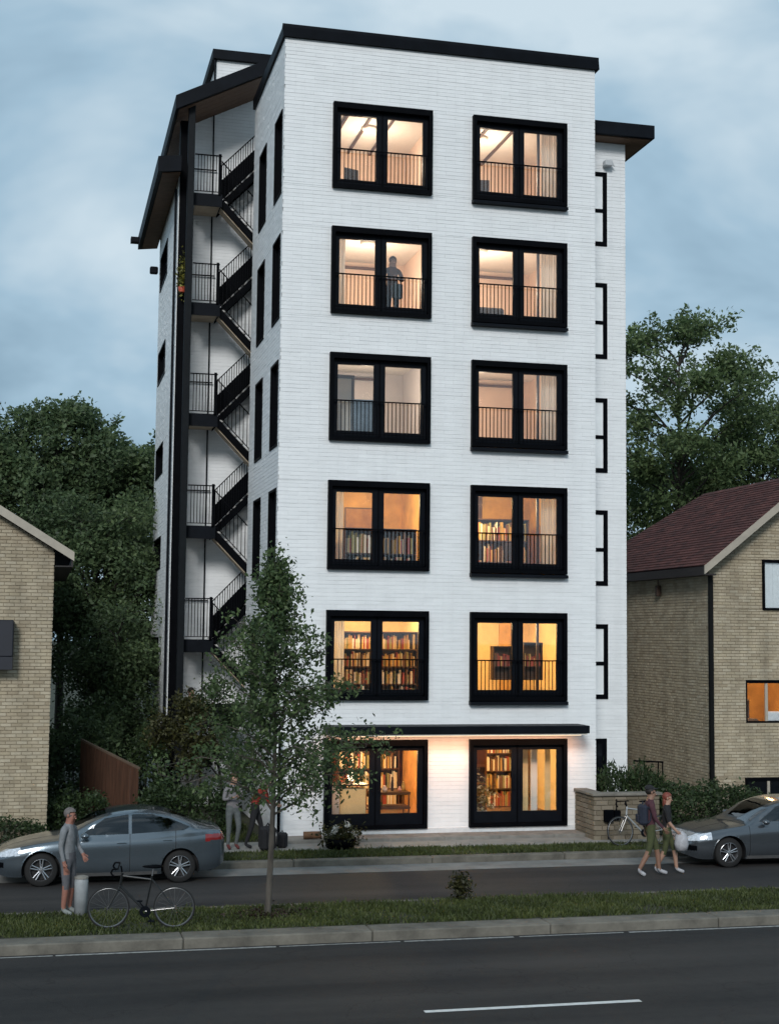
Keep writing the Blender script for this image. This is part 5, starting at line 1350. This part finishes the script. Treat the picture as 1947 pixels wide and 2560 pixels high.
h_dk = mat('hair_dark', (.012,.009,.007), .6, var=.3, scale=30); h_rd = mat('hair_red', (.16,.035,.02), .6, var=.3, scale=30); h_gr = mat('hair_grey', (.12,.105,.10), .7, var=.3, scale=30); h_br = mat('hair_brown', (.06,.03,.015), .6, var=.3, scale=30)
c_gr = cloth('grey', (.17,.18,.19)); c_mr = cloth('maroon', (.10,.022,.020)); c_bk = cloth('black', (.010,.010,.012)); c_wh = cloth('white', (.38,.38,.40)); c_gs = cloth('stone', (.20,.22,.21)); c_rd = cloth('red', (.22,.020,.012)); c_ol = cloth('olive', (.055,.065,.025)); c_bg = cloth('rust', (.15,.05,.025)); c_nv = cloth('navy', (.015,.02,.035)); c_pl = cloth('plaid', (.06,.02,.028))
person('person in grey top and grey shorts standing on the median by the white bin', (-4.72,-8.06,.155), rad(60), 1.74, {'elL':(.25,-.02,1.15),'wrL':(.20,-.16,.98)}, dict(top=c_gr, legs=cloth('dusk',(.10,.10,.11)), shoes=c_gs, skin=mat('skin_ruddy',(.27,.12,.085),.6,var=.1)), h_gr, shorts=True)
person('person in grey top and slate trousers on the pavement behind the left sedan', (-1.08,-1.30,.165), rad(15), 1.62, {'elL':(.26,-.06,1.16),'wrL':(.10,-.22,1.20),'elR':(-.26,-.05,1.16),'wrR':(-.12,-.22,1.22),'knL':(.12,-.10,.52)}, dict(top=cloth('mottled',(.16,.15,.155)), legs=cloth('slate',(.09,.10,.10)), shoes=c_mr, skin=m_skin), h_br)
person('person in red jacket bending forward on the pavement near the young tree', (-.58,-1.22,.165), rad(75), 1.66, {'che':(0,-.14,1.26),'nb':(0,-.22,1.38),'nk':(0,-.27,1.42),'hd0':(0,-.32,1.45),'hd1':(0,-.36,1.51),'hd2':(0,-.37,1.565),'nose':(0,-.45,1.47),'shL':(.17,-.19,1.35),'shR':(-.17,-.19,1.35),'elL':(.23,-.28,1.10),'elR':(-.23,-.30,1.10),'wrL':(.15,-.46,1.0),'wrR':(-.14,-.48,1.02),'knL':(.12,-.14,.50),'anL':(.12,-.10,.09),'toL':(.13,-.27,.03),'knR':(-.11,.06,.50),'anR':(-.11,.20,.09),'toR':(-.12,.04,.03)}, dict(top=c_rd, legs=c_bk, shoes=c_bk, skin=m_skin), h_dk)
walk = {'knL':(.10,-.16,.52),'anL':(.10,-.20,.10),'toL':(.11,-.37,.04),'knR':(-.09,.05,.50),'anR':(-.09,.26,.12),'toR':(-.10,.12,.03),'elL':(.25,.10,1.15),'wrL':(.24,.06,.92),'elR':(-.25,-.04,1.15),'wrR':(-.24,-.20,.97)}
person('person in a black cap and dark jacket walking in the road at the right', (6.98,-5.28,0), rad(80), 1.80, walk, dict(top=c_pl, legs=c_ol, shoes=c_wh, skin=m_skin2), h_dk, 'two walkers in the road at the right', shorts=True)
person('red haired person in black top walking in the road before the right car', (7.44,-5.08,0), rad(65), 1.64, {**walk, 'wrL':(.28,-.02,.92)}, dict(top=c_bk, legs=c_ol, shoes=c_wh, skin=m_skin), h_rd, 'two walkers in the road at the right', shorts=True, sleeve=False, hairlen=.2)
person('person with long brown hair standing in the left window of the second-highest floor', (2.85,.62,FLZ(2)+.02), rad(5), 1.78, {'elL':(.26,-.02,1.18),'wrL':(.08,-.17,1.20),'elR':(-.26,-.02,1.18),'wrR':(-.06,-.18,1.16)}, dict(top=cloth('dark_rust',(.05,.018,.01)), legs=c_bk, shoes=c_bk, skin=m_skin2), h_br, hairlen=.25)
person('person in black standing on the lowest landing of the outside stair', (-1.36,5.45,1.65), rad(20), 1.74, {}, dict(top=c_bk, legs=c_bk, shoes=c_bk, skin=m_skin), h_dk)
def backpack(loc, rz_, m, label, s=1.0, cat='backpack'):
    t = thing('backpack', (0,0,0), label, cat)
    b = MB(); b.bbox(-.15*s,.15*s,-.09*s,.09*s,0,.42*s,.05*s); b.build('body', m, t, smooth=False)
    b = MB(); b.bbox(-.12*s,.12*s,.09*s,.13*s,.05*s,.22*s,.02*s); b.build('pocket', m, t)
    b = MB()
    for x in (-.09,.09): b.path([Vector((x,-.09,.38))*s, Vector((x,-.15,.30))*s, Vector((x,-.14,.12))*s, Vector((x,-.09,.05))*s], .016*s, 6)
    b.path([Vector((-.04,0,.42))*s, Vector((0,0,.47))*s, Vector((.04,0,.42))*s], .012*s, 6); b.build('strap', m, t)
    t.location = loc; t.rotation_euler = (0,0,rz_); return t
backpack((6.80,-5.315,1.04), rad(80), c_nv, 'dark navy backpack on the back of the walker in the black cap')
backpack((-.35,-1.62,.165), rad(30), c_bk, 'large black rucksack on the pavement below the red jacket', 1.25)
backpack((.02,-1.30,.165), rad(-20), c_bk, 'small black rucksack on the pavement by the black pole', .8)
# black handbag held by the person in the window
t = thing('handbag', (2.92,.47,FLZ(2)+.72), 'dark teal shoulder bag carried by the person in the window', 'bag'); b = MB(); b.bbox(2.80,3.06,.38,.48,FLZ(2)+.72,FLZ(2)+1.1,.03); b.build('body', mat('teal_bag', (.012,.025,.03), .6), t); b = MB(); b.path([(2.84,.43,FLZ(2)+1.1),(2.95,.44,FLZ(2)+1.28),(3.02,.43,FLZ(2)+1.1)], .01, 6); b.build('strap', m_black, t)
# white bag carried by the red-haired walker
t = thing('carrier_bag', (7.62,-5.33,.55), 'white carrier bag hanging from the hand of the red haired walker', 'bag'); b = MB(); b.lathe((7.64,-5.33,.52),[(0,0),(.12,.0),(.15,.12),(.12,.3),(.03,.38)],12); b.build('body', c_wh, t, smooth=True); b = MB(); b.path([(7.61,-5.33,.89),(7.63,-5.33,.94),(7.66,-5.33,.89)], .008, 5); b.build('handle', c_wh, t)
# cap on the walker's head
t = thing('cap', (6.98,-5.28,1.78), 'black peaked cap on the head of the walker with the backpack', 'cap'); b = MB(); b.ell((6.96,-5.28,1.765),.105,.10,.085,16,10); b.f = [f for f in b.f if np.mean([b.v[i][2] for i in f]) > 1.755]; b.m = [0]*len(b.f); b.build('crown', c_bk, t, smooth=True); b = MB(); b.ell((7.08,-5.26,1.765),.09,.075,.012,14,6); b.build('peak', c_bk, t, smooth=True)

# ------------------------------------------------------------------ vegetation
grass('grass', 'mown grass growing on the median strip between the two carriageways', -8.2, 12.5, -9.80, -7.90, .15, 52000, 1, .075)
grass('grass', 'strip of grass between the far kerb and the pavement', -4, 13, -2.70, -1.64, .13, 22000, 2, .07)
grass('grass', 'rough grass beside the left house behind the left sedan', -8, -.3, -.3, 3.5, .165, 12000, 3, .12)
slim_tree('young slender street tree with a thin trunk on the median', (-1.45,-8.77,.155), 5.72, 5, m_leafyg, m_bark, 17500, .078, .060)
# mulch ring at its foot
rng = np.random.default_rng(31); P = np.array([-1.45,-8.77,.18])+rng.normal(size=(700,3))*np.array([.30,.24,.03]); o = quads_mesh('mulch', leaf_mat('mulch', (.015,.008,.006),(.035,.02,.014),(.07,.05,.035)), leaf_quads(rng, P, .06, 1.0), rng.random(700)); tag(o, 'dark mulch around the foot of the young street tree', 'mulch', kind='stuff')
tree('small_tree', 'small olive leaved tree by the left corner of the white block', 'tree', (-1.75,1.6,.17), 3.35, .05, 14, m_olive, m_barkd, 5200, .085, clump=.30, levels=3, spread=.6, first=.3, nb=(8,4,3), ratio=.42)
tree('small_tree', 'dark narrow tree against the side wall of the white block', 'tree', (-.75,2.6,.17), 3.7, .055, 15, m_hedge, m_barkd, 4600, .085, clump=.30, levels=3, spread=.5, first=.2, nb=(8,4,3), ratio=.36)
G = 'trees behind the houses'
for (x, y, cz, rx, rz, sd_, nc_, n, ls, lab) in (
    (-4.6, 16, 10.0, 2.1, 2.75, 41, 34, 30000, .15, 'tall dark tree with the highest crown left of the white block'),
    (-7.3, 15, 9.0, 2.3, 2.7, 42, 34, 28000, .15, 'dark tree rising behind the roof of the left house'),
    (-2.2, 17, 9.3, 1.9, 2.5, 43, 30, 26000, .15, 'dark tree touching the left wing of the white block'),
    (-3.4, 12, 6.3, 2.3, 3.0, 44, 36, 32000, .13, 'dense lower tree between the left house and the white block'),
    (-5.9, 13, 6.0, 2.3, 2.9, 45, 30, 24000, .14, 'dense tree close behind the gable of the left house'),
    (-3.2, 8.6, 3.5, 1.5, 2.5, 46, 30, 26000, .11, 'dark bushy tree just behind the wooden fence')):
    round_tree(lab, (x,y,.17), cz, rx, rz, sd_, m_leafdk, m_barkd, nc_, n, ls, .17, G)
for (x, y, cz, rx, rz, sd_, nc_, n, ls, lab) in (
    (18.0, 17, 13.3, 3.4, 4.3, 51, 42, 28000, .16, 'tall round crowned tree between the white block and the red roof'),
    (22.0, 18, 11.0, 3.0, 3.4, 52, 36, 24000, .16, 'leafy tree at the right edge above the red roof'),
    (15.4, 20, 9.6, 2.6, 3.0, 53, 30, 18000, .16, 'lower tree close to the right side of the white block'),
    (19.6, 22, 9.4, 3.0, 3.2, 54, 30, 18000, .16, 'farther tree low behind the red roof')):
    round_tree(lab, (x,y,.17), cz, rx, rz, sd_, m_leafrt, m_barkd, nc_, n, ls, .17, G, csize=.66, fill=.25)
hedge('hedge', 'clipped green hedge behind the left sedan', 'hedge', -2.95, -.95, .0, 1.1, .17, 1.32, 61, 5200, .085, m_hedge, spiky=.05)
hedge('hedge', 'spiky green hedge behind the low block wall', 'hedge', 7.95, 9.5, -.75, .6, .17, 1.66, 62, 5000, .085, m_hedge, spiky=.12)
hedge('shrub', 'dark rounded shrub in front of the right house', 'shrub', 9.1, 11.7, -1.5, .3, .17, 1.28, 63, 8200, .085, m_hedge)
hedge('shrub', 'dark low shrub along the foot of the left house', 'shrub', -6.7, -5.1, -.9, -.1, .17, .75, 64, 2600, .075, m_hedge)
hedge('shrub', 'dark shrub beside the corner of the left house', 'shrub', -5.0, -3.7, .4, 1.9, .17, 1.15, 65, 3600, .085, m_hedge)
hedge('shrub', 'dark undergrowth between the fence and the left house', 'shrub', -5.0, -3.2, 4.4, 6.4, .17, 2.6, 66, 5200, .12, m_leafdk)
hedge('shrub', 'tall dark shrub under the outside stair', 'shrub', -3.0, -2.15, 3.2, 5.0, .17, 2.4, 67, 3800, .10, m_hedge)
# plant hanging at the column
t = thing('hanging_plant', (-1.9,5.0,14.2), 'yellow green plant hanging by the black column near the top of the stair', 'plant')
rng = np.random.default_rng(71); P = np.array([-1.88,5.05,14.45])+rng.normal(size=(300,3))*np.array([.07,.07,.28]); quads_mesh('foliage', leaf_mat('leaf_yellow', (.03,.035,.006),(.12,.12,.02),(.3,.27,.05)), leaf_quads(rng, P, .08), rng.random(300), t)
b = MB(); b.lathe((-1.88,5.05,13.95),[(0,0),(.08,0),(.1,.14),(.09,.14)],12); b.build('pot', m_pot[0], t)
